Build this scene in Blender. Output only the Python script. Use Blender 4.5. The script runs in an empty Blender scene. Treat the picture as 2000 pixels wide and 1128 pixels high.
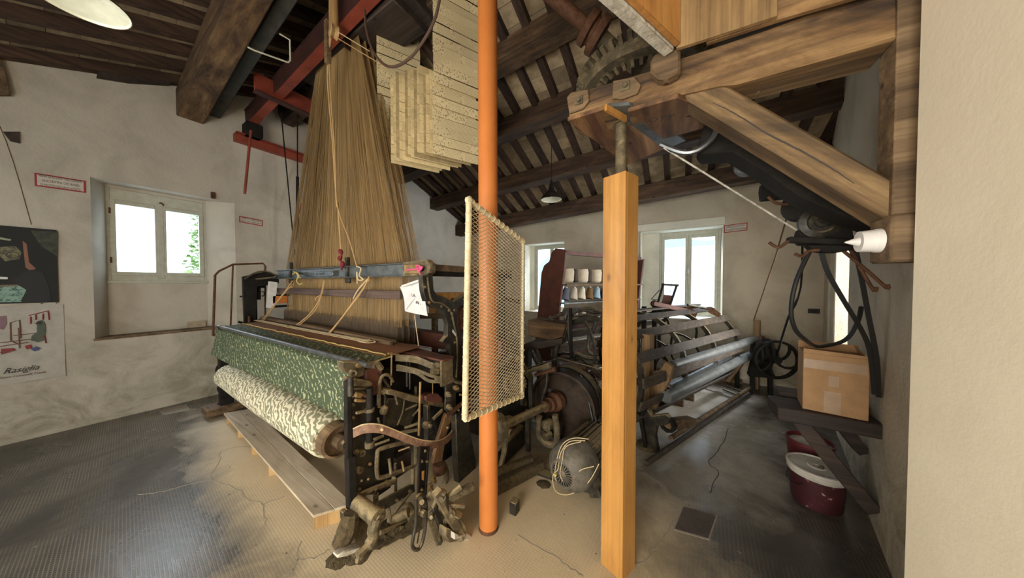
import bpy, math, random
from mathutils import Vector, Matrix
random.seed(7)
sc = bpy.context.scene
COL = sc.collection
V = Vector
# ------------------------------------------------------------------ camera
# World: X runs along the back wall, Y along the left wall, Z up; metres. The camera stands at the doorway, eye height 1.6 m.
FPX, H, YAW, PT = 540.0, 1.6, math.radians(31.43), math.radians(1.19)
cd = bpy.data.cameras.new('camera'); cam = bpy.data.objects.new('camera', cd); COL.objects.link(cam)
cd.sensor_width = 36; cd.lens = 36 * FPX / 2000; cd.clip_start = .02; cd.clip_end = 200
cam.location = (0, 0, H); cam.rotation_euler = (math.pi / 2 - PT, 0, YAW)
sc.camera = cam
# ------------------------------------------------------------------ world, light, exposure
w = bpy.data.worlds.new('sky'); sc.world = w; w.use_nodes = True
wn = w.node_tree; bg = wn.nodes['Background']
bg.inputs[0].default_value = (.66, .84, 1.0, 1); bg.inputs[1].default_value = 3.9
def area(name, loc, target, sx, sy, power, color):
    l = bpy.data.lights.new(name, 'AREA'); l.shape = 'RECTANGLE'; l.size = sx; l.size_y = sy; l.energy = power; l.color = color
    o = bpy.data.objects.new(name, l); COL.objects.link(o); o.location = loc
    o.rotation_euler = (V(target) - V(loc)).to_track_quat('-Z', 'Y').to_euler(); return o
area('window_light_left', (-6.55, .72, 3.35), (-4.6, .9, .6), .95, .9, 110, (.80, .90, 1.0))
area('window_light_back', (.0, 6.75, 3.55), (-.1, 4.6, .4), 1.2, 1.1, 290, (.80, .90, 1.0))
area('window_light_far', (-2.65, 6.75, 3.5), (-2.5, 4.8, .4), 1.0, 1.0, 340, (.86, .93, 1.0))
area('rear_fill_right', (-.5, -2.32, 1.3), (-1.1, 2.2, 1.1), 1.9, 2.3, 126, (1.0, .89, .72))  # warm fill lamp added behind the camera; no door is seen there
area('window_light_right', (3.6, 4.15, 2.0), (-2.5, 4.7, 1.5), 1.6, 1.8, 360, (1.0, .96, .90))
area('rear_fill_left', (-3.6, -2.30, 1.9), (.7, .9, 1.4), 1.6, 1.4, 46, (1.0, .88, .71))  # second added fill lamp, unseen, aimed to brighten the near right wall
sc.view_settings.view_transform = 'Standard'; sc.view_settings.look = 'None'
sc.view_settings.gamma = 1; sc.view_settings.use_curve_mapping = False; sc.view_settings.exposure = 0.25
# ------------------------------------------------------------------ helpers
def _ray(px, py):
    a = (px - 1000) / FPX; b = (564 - py) / FPX
    fy = math.cos(PT) + b * math.sin(PT); fz = -math.sin(PT) + b * math.cos(PT)
    c, s = math.cos(YAW), math.sin(YAW)
    return (a * c - fy * s, a * s + fy * c, fz)
def PX(px, py, x): r = _ray(px, py); t = x / r[0]; return V((x, t * r[1], H + t * r[2]))
def PY(px, py, y): r = _ray(px, py); t = y / r[1]; return V((t * r[0], y, H + t * r[2]))
def PZ(px, py, z=0.): r = _ray(px, py); t = (z - H) / r[2]; return V((t * r[0], t * r[1], z))
def proj(p):
    c, s = math.cos(YAW), math.sin(YAW)
    a = p[0] * c + p[1] * s; f = -p[0] * s + p[1] * c; z = p[2] - H
    F2 = f * math.cos(PT) - z * math.sin(PT); U = f * math.sin(PT) + z * math.cos(PT)
    return (1000 + FPX * a / F2, 564 - FPX * U / F2, F2) if F2 > .05 else (-999, -999, -1)
def frame(d, up=(0, 0, 1)):
    d = V(d).normalized(); up = V(up)
    if abs(d.dot(up.normalized())) > .995: up = V((0, 1, 0)) if abs(d.y) < .9 else V((1, 0, 0))
    s = d.cross(up).normalized(); u = s.cross(d).normalized(); return d, s, u
class M:
    def __init__(s): s.v = []; s.f = []
    def add(s, vs, fs):
        n = len(s.v); s.v += [V(p) for p in vs]; s.f += [[n + i for i in f] for f in fs]; return s
    def bar(s, p, q, w_, h_, up=(0, 0, 1), w2=None, h2=None):
        p, q = V(p), V(q); d, a, u = frame(q - p, up); w2 = w_ if w2 is None else w2; h2 = h_ if h2 is None else h2
        vs = [p + a * (i * w_ / 2) + u * (j * h_ / 2) for i, j in ((-1, -1), (1, -1), (1, 1), (-1, 1))]
        vs += [q + a * (i * w2 / 2) + u * (j * h2 / 2) for i, j in ((-1, -1), (1, -1), (1, 1), (-1, 1))]
        return s.add(vs, [(0, 1, 2, 3), (7, 6, 5, 4), (0, 4, 5, 1), (1, 5, 6, 2), (2, 6, 7, 3), (3, 7, 4, 0)])
    def box(s, x0, x1, y0, y1, z0, z1):
        vs = [(x, y, z) for z in (z0, z1) for x, y in ((x0, y0), (x1, y0), (x1, y1), (x0, y1))]
        return s.add(vs, [(3, 2, 1, 0), (4, 5, 6, 7), (0, 1, 5, 4), (1, 2, 6, 5), (2, 3, 7, 6), (3, 0, 4, 7)])
    def prism(s, pts, ext):
        pts = [V(p) for p in pts]; ext = V(ext); n = len(pts)
        nrm = V((0, 0, 0))
        for i in range(n): nrm += (pts[i] - pts[0]).cross(pts[(i + 1) % n] - pts[0])
        if nrm.dot(ext) > 0: pts = pts[::-1]
        return s.add(pts + [p + ext for p in pts], [tuple(range(n)), tuple(range(2 * n - 1, n - 1, -1))] + [(i, i + n, (i + 1) % n + n, (i + 1) % n) for i in range(n)])
    def tube(s, pts, r, n=8, closed=False):
        pts = [V(p) for p in pts]; m = len(pts); rs = r if isinstance(r, (list, tuple)) else [r] * m; vs = []; prev = None
        for i, p in enumerate(pts):
            if closed: d = pts[(i + 1) % m] - pts[i - 1]
            else: d = pts[min(i + 1, m - 1)] - pts[max(i - 1, 0)]
            if d.length < 1e-6: d = V((0, 0, 1))
            d.normalize()
            if prev is None: _, a, u = frame(d)
            else:
                a = prev - d * prev.dot(d)
                if a.length < 1e-5: _, a, u = frame(d)
                a.normalize(); u = a.cross(d)
            prev = a
            for k in range(n): t = 2 * math.pi * k / n; vs.append(p + (a * math.cos(t) + u * math.sin(t)) * rs[i])
        fs = [(i * n + k, i * n + (k + 1) % n, ((i + 1) % m) * n + (k + 1) % n, ((i + 1) % m) * n + k) for i in range(m if closed else m - 1) for k in range(n)]
        if not closed: fs += [tuple(range(n - 1, -1, -1)), tuple((m - 1) * n + k for k in range(n))]
        return s.add(vs, fs)
    def lathe(s, c, ax, prof, n=24, cap=True):     # prof: (radius, height along ax)
        c = V(c); d, a, u = frame(ax); vs = []
        for r, h in prof:
            for k in range(n): t = 2 * math.pi * k / n; vs.append(c + d * h + (a * math.cos(t) + u * math.sin(t)) * max(r, .0004))
        m = len(prof); fs = [(i * n + k, i * n + (k + 1) % n, (i + 1) * n + (k + 1) % n, (i + 1) * n + k) for i in range(m - 1) for k in range(n)]
        if cap: fs += [tuple(range(n - 1, -1, -1)), tuple((m - 1) * n + k for k in range(n))]
        return s.add(vs, fs)
    def cyl(s, p, q, r, n=16, r2=None):
        p, q = V(p), V(q); return s.lathe(p, q - p, [(r, 0), (r if r2 is None else r2, (q - p).length)], n)
    def ring(s, c, ax, ri, ro, h, n=40):           # flat annulus, thickness h about c
        return s.lathe(c, ax, [(ri, -h / 2), (ro, -h / 2), (ro, h / 2), (ri, h / 2), (ri, -h / 2)], n, cap=False)
    def gear(s, c, ax, r, h, teeth, tl, tw):
        s.ring(c, ax, r * .8, r, h); c = V(c); d, a, u = frame(ax)
        for k in range(teeth):
            t = 2 * math.pi * k / teeth; e = a * math.cos(t) + u * math.sin(t)
            s.bar(c + e * (r - .004), c + e * (r + tl), tw, h, d)
        return s
    def wheel(s, c, ax, r, rim, h, spokes, hub, sw, curved=0):
        s.ring(c, ax, r - rim, r, h); s.lathe(V(c) - V(ax).normalized() * h * .9, ax, [(hub, 0), (hub, h * 1.8)], 16)
        d, a, u = frame(ax); c = V(c)
        for k in range(spokes):
            t = 2 * math.pi * k / spokes
            pts = [c + (a * math.cos(t + curved * q) + u * math.sin(t + curved * q)) * (hub * .8 + (r - rim * .6 - hub * .8) * q) for q in (0, .25, .5, .75, 1)]
            for i in range(4): s.bar(pts[i], pts[i + 1], sw, h * .5, d)
        return s
    def sheet(s, rows, th=.003):                   # grid of points -> thin closed sheet
        nr, nc = len(rows), len(rows[0]); P = [[V(p) for p in r] for r in rows]; N = []
        for i in range(nr):
            for j in range(nc):
                a = P[min(i + 1, nr - 1)][j] - P[max(i - 1, 0)][j]; b = P[i][min(j + 1, nc - 1)] - P[i][max(j - 1, 0)]
                N.append(a.cross(b).normalized() * th / 2)
        fl = [p for r in P for p in r]; n = len(fl)
        vs = [p + q for p, q in zip(fl, N)] + [p - q for p, q in zip(fl, N)]; fs = []
        for i in range(nr - 1):
            for j in range(nc - 1):
                a = i * nc + j; fs.append((a, a + nc, a + nc + 1, a + 1)); fs.append((n + a, n + a + 1, n + a + nc + 1, n + a + nc))
        edge = [j for j in range(nc)] + [i * nc + nc - 1 for i in range(1, nr)] + [(nr - 1) * nc + j for j in range(nc - 2, -1, -1)] + [i * nc for i in range(nr - 2, 0, -1)]
        for i in range(len(edge)): a, b = edge[i], edge[(i + 1) % len(edge)]; fs.append((a, b, n + b, n + a))
        return s.add(vs, fs)
    def mesh(s, name, mat, origin=None, smooth=True, ang=35):
        if origin is None:
            lo = V([min(p[k] for p in s.v) for k in range(3)]); hi = V([max(p[k] for p in s.v) for k in range(3)]); origin = (lo + hi) / 2
        me = bpy.data.meshes.new(name); me.from_pydata([p - origin for p in s.v], [], s.f); me.validate(); me.update()
        if mat: me.materials.append(mat)
        if smooth: me.polygons.foreach_set('use_smooth', [True] * len(me.polygons)); me.set_sharp_from_angle(angle=math.radians(ang))
        return me, V(origin)
    def build(s, name, mat, parent=None, label=None, cat=None, group=None, kind=None, bevel=0, smooth=True, ang=35):
        me, o = s.mesh(name, mat, None, smooth, ang); ob = link(name, me, o, parent)
        if bevel:
            b = ob.modifiers.new('bevel', 'BEVEL'); b.width = bevel; b.segments = 1; b.limit_method = 'ANGLE'; b.angle_limit = math.radians(40)
        tag(ob, label, cat, group, kind); return ob
WO = {}
def link(name, data, origin, parent=None):
    ob = bpy.data.objects.new(name, data); COL.objects.link(ob); WO[ob.name] = V(origin)
    ob.location = V(origin) - (WO[parent.name] if parent else V((0, 0, 0)))
    if parent: ob.parent = parent
    return ob
def tag(o, label=None, cat=None, group=None, kind=None):
    if label: o['label'] = label
    if cat: o['category'] = cat
    if group: o['group'] = group
    if kind: o['kind'] = kind
    return o
def thing(name, label, cat, loc, group=None, kind=None):
    o = link(name, None, V(loc)); o.empty_display_size = .1; return tag(o, label, cat, group, kind)
def bez(pts, n=6):                                  # Catmull-Rom through points
    pts = [V(p) for p in pts]; out = []
    for i in range(len(pts) - 1):
        p0, p1, p2, p3 = pts[max(i - 1, 0)], pts[i], pts[i + 1], pts[min(i + 2, len(pts) - 1)]
        for k in range(n):
            t = k / n; out.append(.5 * ((2 * p1) + (p2 - p0) * t + (2 * p0 - 5 * p1 + 4 * p2 - p3) * t * t + (3 * p1 - p0 - 3 * p2 + p3) * t ** 3))
    return out + [pts[-1]]
# ------------------------------------------------------------------ materials
def mk(name, build):
    m = bpy.data.materials.new(name); m.use_nodes = True; nt = m.node_tree; b = nt.nodes['Principled BSDF']; build(nt, b); return m
def N(nt, t, **k):
    n = nt.nodes.new(t)
    for a, v in k.items():
        if a in n.inputs: n.inputs[a].default_value = v
        else: setattr(n, a, v)
    return n
def ramp(nt, stops):
    r = nt.nodes.new('ShaderNodeValToRGB'); e = r.color_ramp.elements
    while len(e) < len(stops): e.new(.5)
    for i, (p, c) in enumerate(stops): e[i].position = p; e[i].color = (*c, 1)
    return r
def L(nt, a, b): nt.links.new(a, b)
def coord(nt, world=True):
    if world: return N(nt, 'ShaderNodeNewGeometry').outputs['Position']
    return N(nt, 'ShaderNodeTexCoord').outputs['Object']
def noise(nt, vec, scale, detail=5, rough=.6, dist=0):
    n = N(nt, 'ShaderNodeTexNoise'); n.inputs['Scale'].default_value = scale; n.inputs['Detail'].default_value = detail
    n.inputs['Roughness'].default_value = rough; n.inputs['Distortion'].default_value = dist
    L(nt, vec, n.inputs['Vector']); return n.outputs[0]
def scaled(nt, vec, sc_, rot=(0, 0, 0)):
    m = N(nt, 'ShaderNodeMapping'); m.inputs['Scale'].default_value = sc_; m.inputs['Rotation'].default_value = rot; L(nt, vec, m.inputs['Vector']); return m.outputs[0]
def bump(nt, b, h, strength=.3, dist=.01):
    n = N(nt, 'ShaderNodeBump'); n.inputs['Strength'].default_value = strength; n.inputs['Distance'].default_value = dist
    L(nt, h, n.inputs['Height']); L(nt, n.outputs[0], b.inputs['Normal'])
def mixc(nt, f, a, b_, mode='MIX'):
    m = N(nt, 'ShaderNodeMix', data_type='RGBA', blend_type=mode)
    for s_, val in ((0, f), (6, a), (7, b_)):
        if hasattr(val, 'is_linked') or hasattr(val, 'node'): L(nt, val, m.inputs[s_])
        else: m.inputs[s_].default_value = val if s_ == 0 else (*val, 1)
    return m.outputs[2]
def rnd(nt, col, amt=.25):                          # per-object brightness variation
    oi = N(nt, 'ShaderNodeObjectInfo'); mr = N(nt, 'ShaderNodeMapRange'); mr.inputs[3].default_value = 1 - amt; mr.inputs[4].default_value = 1 + amt
    L(nt, oi.outputs['Random'], mr.inputs[0]); hs = N(nt, 'ShaderNodeHueSaturation'); L(nt, mr.outputs[0], hs.inputs['Value']); L(nt, col, hs.inputs['Color']); return hs.outputs[0]
def mottled(name, stops, scale=6, rough=.7, metal=0, bs=.2, bsc=40, var=0, world=True, spec=.5, dust=None):
    def f(nt, b):
        c = coord(nt, world); r = ramp(nt, stops); L(nt, noise(nt, c, scale, 8, .65, .3), r.inputs[0])
        col = rnd(nt, r.outputs[0], var) if var else r.outputs[0]
        if dust:                                   # dust settled on upward faces
            sp = N(nt, 'ShaderNodeSeparateXYZ'); L(nt, N(nt, 'ShaderNodeNewGeometry').outputs['Normal'], sp.inputs[0]); ad = N(nt, 'ShaderNodeMath', operation='ADD'); L(nt, sp.outputs[2], ad.inputs[0]); L(nt, noise(nt, c, 30, 6), ad.inputs[1])
            dr = ramp(nt, [(.62, (0, 0, 0)), (1.0, (1, 1, 1))]); hv = N(nt, 'ShaderNodeMath', operation='MULTIPLY'); hv.inputs[1].default_value = .75; L(nt, ad.outputs[0], hv.inputs[0]); L(nt, hv.outputs[0], dr.inputs[0]); dm = N(nt, 'ShaderNodeMath', operation='MULTIPLY'); L(nt, dr.outputs[0], dm.inputs[0]); dm.inputs[1].default_value = dust; col = mixc(nt, dm.outputs[0], col, (.36, .27, .14))
        L(nt, col, b.inputs['Base Color']); b.inputs['Roughness'].default_value = rough; b.inputs['Metallic'].default_value = metal
        b.inputs['Specular IOR Level'].default_value = spec
        bump(nt, b, noise(nt, c, bsc, 4), bs, .01)
    return mk(name, f)
def wood(name, c1, c2, axis='x', rough=.7, fine=34, var=.12, knots=True, rot=(0, 0, 0), bs=.35, stain=0, grain=.45):
    def f(nt, b):
        c = coord(nt, True)
        if rot != (0, 0, 0): c = scaled(nt, c, (1, 1, 1), rot)
        s_ = {'x': (.05, 1, 1), 'y': (1, .05, 1), 'z': (1, 1, .05)}[axis]
        g = noise(nt, scaled(nt, c, s_), fine, 6, .6, .4); big = noise(nt, scaled(nt, c, tuple(.25 if q < 1 else 1 for q in s_)), 5, 4, .6, .5)
        r = ramp(nt, [(.32, c1), (.5, tuple((a + d) / 2 for a, d in zip(c1, c2))), (.68, c2)]); L(nt, g, r.inputs[0])
        r2 = ramp(nt, [(.30, (.55, .5, .45)), (.6, (1, 1, 1))]); L(nt, big, r2.inputs[0])
        col = mixc(nt, .8, r.outputs[0], r2.outputs[0], 'MULTIPLY')
        g2 = noise(nt, scaled(nt, c, tuple(q * q if q < 1 else 1 for q in s_)), fine * 5, 3, .6); r5 = ramp(nt, [(.34, (.50, .47, .43)), (.52, (1, 1, 1))]); L(nt, g2, r5.inputs[0]); col = mixc(nt, grain, col, r5.outputs[0], 'MULTIPLY')
        if stain:
            sn = noise(nt, scaled(nt, c, tuple(.35 if q < 1 else 1 for q in s_)), 4.2, 9, .72, 1.0); r4 = ramp(nt, [(.38, (.16, .13, .12)), (.50, (.62, .56, .50)), (.60, (1, 1, 1))]); L(nt, sn, r4.inputs[0])
            col = mixc(nt, stain, col, r4.outputs[0], 'MULTIPLY')
        if knots:
            vo = N(nt, 'ShaderNodeTexVoronoi'); vo.inputs['Scale'].default_value = 7.5; L(nt, scaled(nt, c, tuple(.5 if q < 1 else 1 for q in s_)), vo.inputs['Vector'])
            r3 = ramp(nt, [(.05, (1, 1, 1)), (.13, (0, 0, 0))]); L(nt, vo.outputs['Distance'], r3.inputs[0])
            col = mixc(nt, r3.outputs[0], col, tuple(q * .35 for q in c1))
        L(nt, rnd(nt, col, var), b.inputs['Base Color']); b.inputs['Roughness'].default_value = rough
        bump(nt, b, g, bs, .006)
    return mk(name, f)
def plain(name, c, rough=.6, metal=0, bs=0): 
    def f(nt, b):
        co = coord(nt); n = noise(nt, co, 14, 5); r = ramp(nt, [(.3, tuple(q * .78 for q in c)), (.7, c)]); L(nt, n, r.inputs[0]); L(nt, r.outputs[0], b.inputs['Base Color'])
        b.inputs['Roughness'].default_value = rough; b.inputs['Metallic'].default_value = metal
        if bs: bump(nt, b, noise(nt, co, 60, 3), bs, .005)
    return mk(name, f)
def plaster(name, base, dark, damp=True, bs=.35):
    def f(nt, b):
        c = coord(nt); r = ramp(nt, [(.3, dark), (.55, base), (.8, tuple(min(1, q * 1.08) for q in base))]); L(nt, noise(nt, c, 1.6, 10, .62, .6), r.inputs[0]); col = r.outputs[0]
        if damp:                                    # damp stains low on the wall, trowel stains
            sp = N(nt, 'ShaderNodeSeparateXYZ'); L(nt, c, sp.inputs[0]); mr = N(nt, 'ShaderNodeMapRange'); mr.inputs[1].default_value = 1.35; mr.inputs[2].default_value = .2
            L(nt, sp.outputs[2], mr.inputs[0]); n2 = noise(nt, c, 2.3, 8, .7, 1.2); r2 = ramp(nt, [(.42, (0, 0, 0)), (.68, (1, 1, 1))]); L(nt, n2, r2.inputs[0])
            mu = N(nt, 'ShaderNodeMath', operation='MULTIPLY'); L(nt, mr.outputs[0], mu.inputs[0]); L(nt, r2.outputs[0], mu.inputs[1])
            col = mixc(nt, mu.outputs[0], col, tuple(q * k for q, k in zip(dark, (.62, .62, .5))))
        L(nt, col, b.inputs['Base Color']); b.inputs['Roughness'].default_value = .92; b.inputs['Specular IOR Level'].default_value = .2
        ad = N(nt, 'ShaderNodeMath', operation='ADD'); L(nt, noise(nt, c, 3.5, 6), ad.inputs[0]); L(nt, noise(nt, c, 38, 4), ad.inputs[1]); bump(nt, b, ad.outputs[0], bs, .02)
    return mk(name, f)
m_wall = plaster('wall_plaster', (.53, .475, .395), (.385, .34, .275), bs=.22)
m_wall_f = plaster('wall_plaster_white', (.74, .71, .64), (.60, .57, .50), damp=False, bs=.15)
m_wall_b = plaster('wall_plaster_back', (.54, .47, .36), (.41, .35, .26))
m_near = plaster('wall_plaster_near', (.90, .81, .62), (.83, .74, .55), damp=False, bs=.06)
m_rev = plaster('reveal_plaster', (.72, .69, .58), (.60, .57, .47), damp=False)
m_frame = plain('window_paint', (.55, .54, .44), .55, 0, .1)
m_raft = wood('rafter_wood', (.020, .010, .006), (.085, .042, .022), 'y', .8, 30, .35, False)
m_purl = wood('dark_beam_wood', (.040, .021, .011), (.16, .088, .044), 'x', .75, 20, .15, stain=.7)
m_purl_l = wood('brown_beam_wood', (.085, .048, .022), (.26, .155, .070), 'x', .85, 14, .05, stain=.8, bs=.6)
m_main = wood('hewn_beam_wood', (.09, .050, .023), (.40, .24, .10), 'x', .72, 15, .1, True, bs=.7, stain=.95)
m_strut = wood('strut_wood', (.11, .066, .028), (.35, .225, .10), 'x', .72, 15, .1, True, (0, math.radians(-45), 0), bs=.6, stain=.7)
m_dark = wood('dark_timber', (.020, .013, .010), (.062, .038, .026), 'x', .7, 24, .1)
m_tile = mottled('terracotta_tile', [(.3, (.25, .18, .105)), (.7, (.48, .36, .22))], 9, .9, 0, .2, 30, .35)
m_post = wood('varnished_pine', (.46, .21, .05), (.64, .33, .09), 'z', .38, 11, .04, True, bs=.06, stain=.16, grain=.35)
m_pine = wood('pine_board', (.40, .23, .085), (.62, .40, .17), 'z', .6, 20, .1)
m_ply = wood('plywood', (.22, .13, .055), (.44, .28, .12), 'z', .6, 24, .05, False, bs=.2, stain=.35)
m_orange = wood('orange_panel_wood', (.46, .20, .05), (.64, .32, .09), 'z', .6, 12, .05, stain=.25)
m_whtw = mottled('whitewashed_wood', [(.35, (.30, .26, .20)), (.6, (.62, .58, .50))], 30, .85, 0, .3, 80)
m_plank = wood('stained_plank', (.11, .045, .020), (.42, .23, .10), 'y', .6, 16, .15, stain=.8)
m_board = wood('dusty_board', (.50, .40, .28), (.66, .55, .40), 'x', .85, 30, .06, True, bs=.12)
m_bwood = wood('slat_wood', (.035, .026, .018), (.11, .082, .058), 'y', .7, 30, .2)
m_oldw = wood('old_brown_wood', (.10, .060, .028), (.30, .195, .10), 'x', .75, 20, .1, stain=.5)
m_mpost = wood('machine_post_wood', (.17, .10, .045), (.34, .21, .10), 'z', .7, 20, .1)
m_redw = mottled('red_brown_painted_wood', [(.3, (.055, .017, .010)), (.7, (.135, .042, .024))], 7, .6, 0, .2, 30)
m_pole = mottled('orange_painted_pole', [(.3, (.50, .15, .032)), (.7, (.60, .20, .046))], 3.5, .42, 0, .04, 60)
m_iron = mottled('oily_cast_iron', [(.35, (.014, .013, .011)), (.58, (.050, .042, .028)), (.8, (.15, .115, .062))], 13, .5, .25, .35, 60, dust=.8)
m_irond = mottled('dusty_cast_iron', [(.3, (.040, .031, .018)), (.52, (.13, .098, .052)), (.75, (.28, .215, .12))], 15, .7, .1, .5, 70, dust=.9)
m_black = mottled('black_iron', [(.3, (.007, .006, .005)), (.7, (.022, .018, .014))], 10, .8, 0, .2, 50, spec=.2)
m_grime = mottled('greasy_lint', [(.3, (.035, .024, .010)), (.7, (.14, .10, .045))], 35, .95, 0, .9, 120)
m_steel = mottled('dull_steel', [(.3, (.10, .105, .11)), (.7, (.27, .28, .28))], 10, .35, .8, .1, 60)
m_blue = mottled('blue_grey_steel', [(.3, (.055, .060, .060)), (.7, (.17, .185, .185))], 12, .42, .3, .1, 60)
m_brass = mottled('worn_brass', [(.3, (.16, .10, .04)), (.7, (.42, .28, .12))], 14, .5, .5, .2, 60)
m_rust = mottled('rusty_steel', [(.3, (.055, .022, .010)), (.7, (.17, .075, .035))], 22, .8, .3, .4, 80)
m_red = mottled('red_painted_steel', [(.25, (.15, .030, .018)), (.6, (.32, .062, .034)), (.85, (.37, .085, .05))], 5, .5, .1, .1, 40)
m_redd = mottled('shaded_red_steel', [(.3, (.030, .012, .010)), (.75, (.085, .028, .020))], 5, .6, .1, .2, 40)  # darker copy of the red steel: shade on unlit faces put into the colour
m_card = None
m_rope = plain('jute_rope', (.52, .33, .14), .9, 0, .4)
m_cord = plain('pale_cord', (.66, .52, .30), .85)
m_thread = mk('harness_thread', lambda nt, b: (L(nt, mixc(nt, noise(nt, scaled(nt, coord(nt), (1, .3, .10)), 11, 6), (.15, .085, .028), (.42, .27, .11)), b.inputs['Base Color']), b.inputs['Roughness'].__setattr__('default_value', .8)))
m_thdark = plain('dark_heddle_thread', (.10, .065, .035), .8)
m_mesh = plain('cream_painted_mesh', (.62, .52, .35), .6)
m_creamw = mottled('cream_taped_rod', [(.3, (.50, .40, .24)), (.7, (.74, .64, .44))], 20, .6, 0, .2, 60)
m_leather = mottled('worn_leather', [(.3, (.12, .055, .035)), (.6, (.26, .15, .09)), (.8, (.42, .33, .24))], 30, .7, 0, .4, 80)
m_paper = plain('white_paper', (.74, .72, .70), .8)
m_white = plain('white_plastic', (.78, .74, .70), .45)
m_enam = plain('cream_enamel', (.82, .82, .66), .35)
m_ink = plain('black_ink', (.05, .04, .035), .8)
m_signred = plain('sign_red', (.36, .025, .03), .6)
m_signw = plain('sign_white', (.62, .55, .47), .6)
m_warp = mk('terracotta_warp', lambda nt, b: (L(nt, mixc(nt, noise(nt, scaled(nt, coord(nt), (1, .05, .2)), 90, 3), (.16, .060, .020), (.25, .10, .036)), b.inputs['Base Color']), b.inputs['Roughness'].__setattr__('default_value', .8)))
m_kraft = plain('kraft_cardboard', (.40, .225, .10), .8)
m_tape = plain('brown_tape', (.42, .28, .17), .35)
m_rubber = plain('black_rubber', (.018, .017, .016), .5)
m_patch = mottled('grey_cover_plate', [(.3, (.085, .068, .060)), (.7, (.14, .115, .10))], 8, .6, .2, .2, 60)
m_lime = plain('crack_mortar', (.36, .31, .24), .95)
m_cab = plain('brown_cable', (.10, .055, .035), .6)
m_pink = plain('pink_ribbon', (.75, .10, .25), .6)
m_maroon = plain('maroon_yarn', (.20, .022, .028), .85)
m_yell = plain('straw_yarn', (.60, .47, .16), .85)
m_motor = mottled('dusty_grey_motor', [(.3, (.085, .075, .058)), (.7, (.23, .20, .155))], 14, .65, .2, .3, 60)
m_bkt = mottled('maroon_bucket', [(.50, (.045, .008, .010)), (.60, (.065, .012, .014)), (.63, (.42, .36, .30))], 5, .55, 0, .1, 40)
m_lid = mottled('dirty_white_lid', [(.3, (.36, .32, .27)), (.7, (.60, .55, .47))], 9, .6, 0, .1, 50)
m_flo = None
def f_floor(nt, b):
    c = coord(nt); big = noise(nt, c, 1.1, 8, .62, .8); r = ramp(nt, [(.34, (.036, .034, .031)), (.52, (.062, .056, .048)), (.70, (.11, .092, .072))]); L(nt, big, r.inputs[0]); col = r.outputs[0]
    # pale dust lies round the loom and the pole, and under the warping mill
    def blob(cx, cy, rx, ry, soft=.35):
        sp = N(nt, 'ShaderNodeVectorMath', operation='SUBTRACT'); L(nt, c, sp.inputs[0]); sp.inputs[1].default_value = (cx, cy, 0)
        dv = N(nt, 'ShaderNodeVectorMath', operation='DIVIDE'); L(nt, sp.outputs[0], dv.inputs[0]); dv.inputs[1].default_value = (rx, ry, 5)
        ln = N(nt, 'ShaderNodeVectorMath', operation='LENGTH'); L(nt, dv.outputs[0], ln.inputs[0])
        ad = N(nt, 'ShaderNodeMath', operation='MULTIPLY_ADD'); L(nt, noise(nt, c, 2.6, 8, .7, .5), ad.inputs[0]); ad.inputs[1].default_value = 1.1; L(nt, ln.outputs['Value'], ad.inputs[2])
        mr = N(nt, 'ShaderNodeMapRange'); mr.inputs[1].default_value = 1.55 + soft; mr.inputs[2].default_value = 1.55 - soft; L(nt, ad.outputs[0], mr.inputs[0]); return mr.outputs[0]
    d1 = blob(-1.0, 1.30, 1.05, 1.2); d2 = blob(-2.6, 1.0, 2.2, .40, .3); d3 = blob(-.35, 4.2, 1.05, 1.7)
    mx = N(nt, 'ShaderNodeMath', operation='MAXIMUM'); L(nt, d1, mx.inputs[0]); L(nt, d2, mx.inputs[1]); 
    col = mixc(nt, mx.outputs[0], col, (.62, .49, .31)); col = mixc(nt, d3, col, (.46, .41, .34))
    # small ribbed tiles worn into the screed
    br = N(nt, 'ShaderNodeTexBrick'); br.offset = 0; br.inputs['Scale'].default_value = 1; br.inputs['Brick Width'].default_value = .021; br.inputs['Row Height'].default_value = .015
    br.inputs['Mortar Size'].default_value = .003; br.inputs['Mortar Smooth'].default_value = .4; br.inputs['Color1'].default_value = (1, 1, 1, 1); br.inputs['Color2'].default_value = (.9, .9, .9, 1); br.inputs['Mortar'].default_value = (0, 0, 0, 1)
    L(nt, scaled(nt, c, (1, 1, 1), (0, 0, math.radians(4))), br.inputs['Vector'])
    wr = ramp(nt, [(.42, (0, 0, 0)), (.56, (1, 1, 1))]); L(nt, noise(nt, c, .9, 6, .6, .6), wr.inputs[0])
    inv = N(nt, 'ShaderNodeMath', operation='SUBTRACT'); inv.inputs[0].default_value = 1; L(nt, br.outputs['Color'], inv.inputs[1])
    gm = N(nt, 'ShaderNodeMath', operation='MULTIPLY'); L(nt, inv.outputs[0], gm.inputs[0]); L(nt, wr.outputs[0], gm.inputs[1])
    gs = N(nt, 'ShaderNodeMath', operation='MULTIPLY'); L(nt, gm.outputs[0], gs.inputs[0]); gs.inputs[1].default_value = .38
    col = mixc(nt, gs.outputs[0], col, (.33, .27, .20))
    L(nt, col, b.inputs['Base Color'])
    rr = N(nt, 'ShaderNodeMapRange'); rr.inputs[3].default_value = .12; rr.inputs[4].default_value = .38; L(nt, noise(nt, c, 2.2, 6, .6), rr.inputs[0])
    ra = N(nt, 'ShaderNodeMath', operation='MULTIPLY_ADD'); L(nt, mx.outputs[0], ra.inputs[0]); ra.inputs[1].default_value = .45; L(nt, rr.outputs[0], ra.inputs[2]); L(nt, ra.outputs[0], b.inputs['Roughness'])
    hh = N(nt, 'ShaderNodeMath', operation='MULTIPLY_ADD'); L(nt, gm.outputs[0], hh.inputs[0]); hh.inputs[1].default_value = -.35; L(nt, noise(nt, c, 26, 5), hh.inputs[2]); bump(nt, b, hh.outputs[0], .25, .006)
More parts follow.
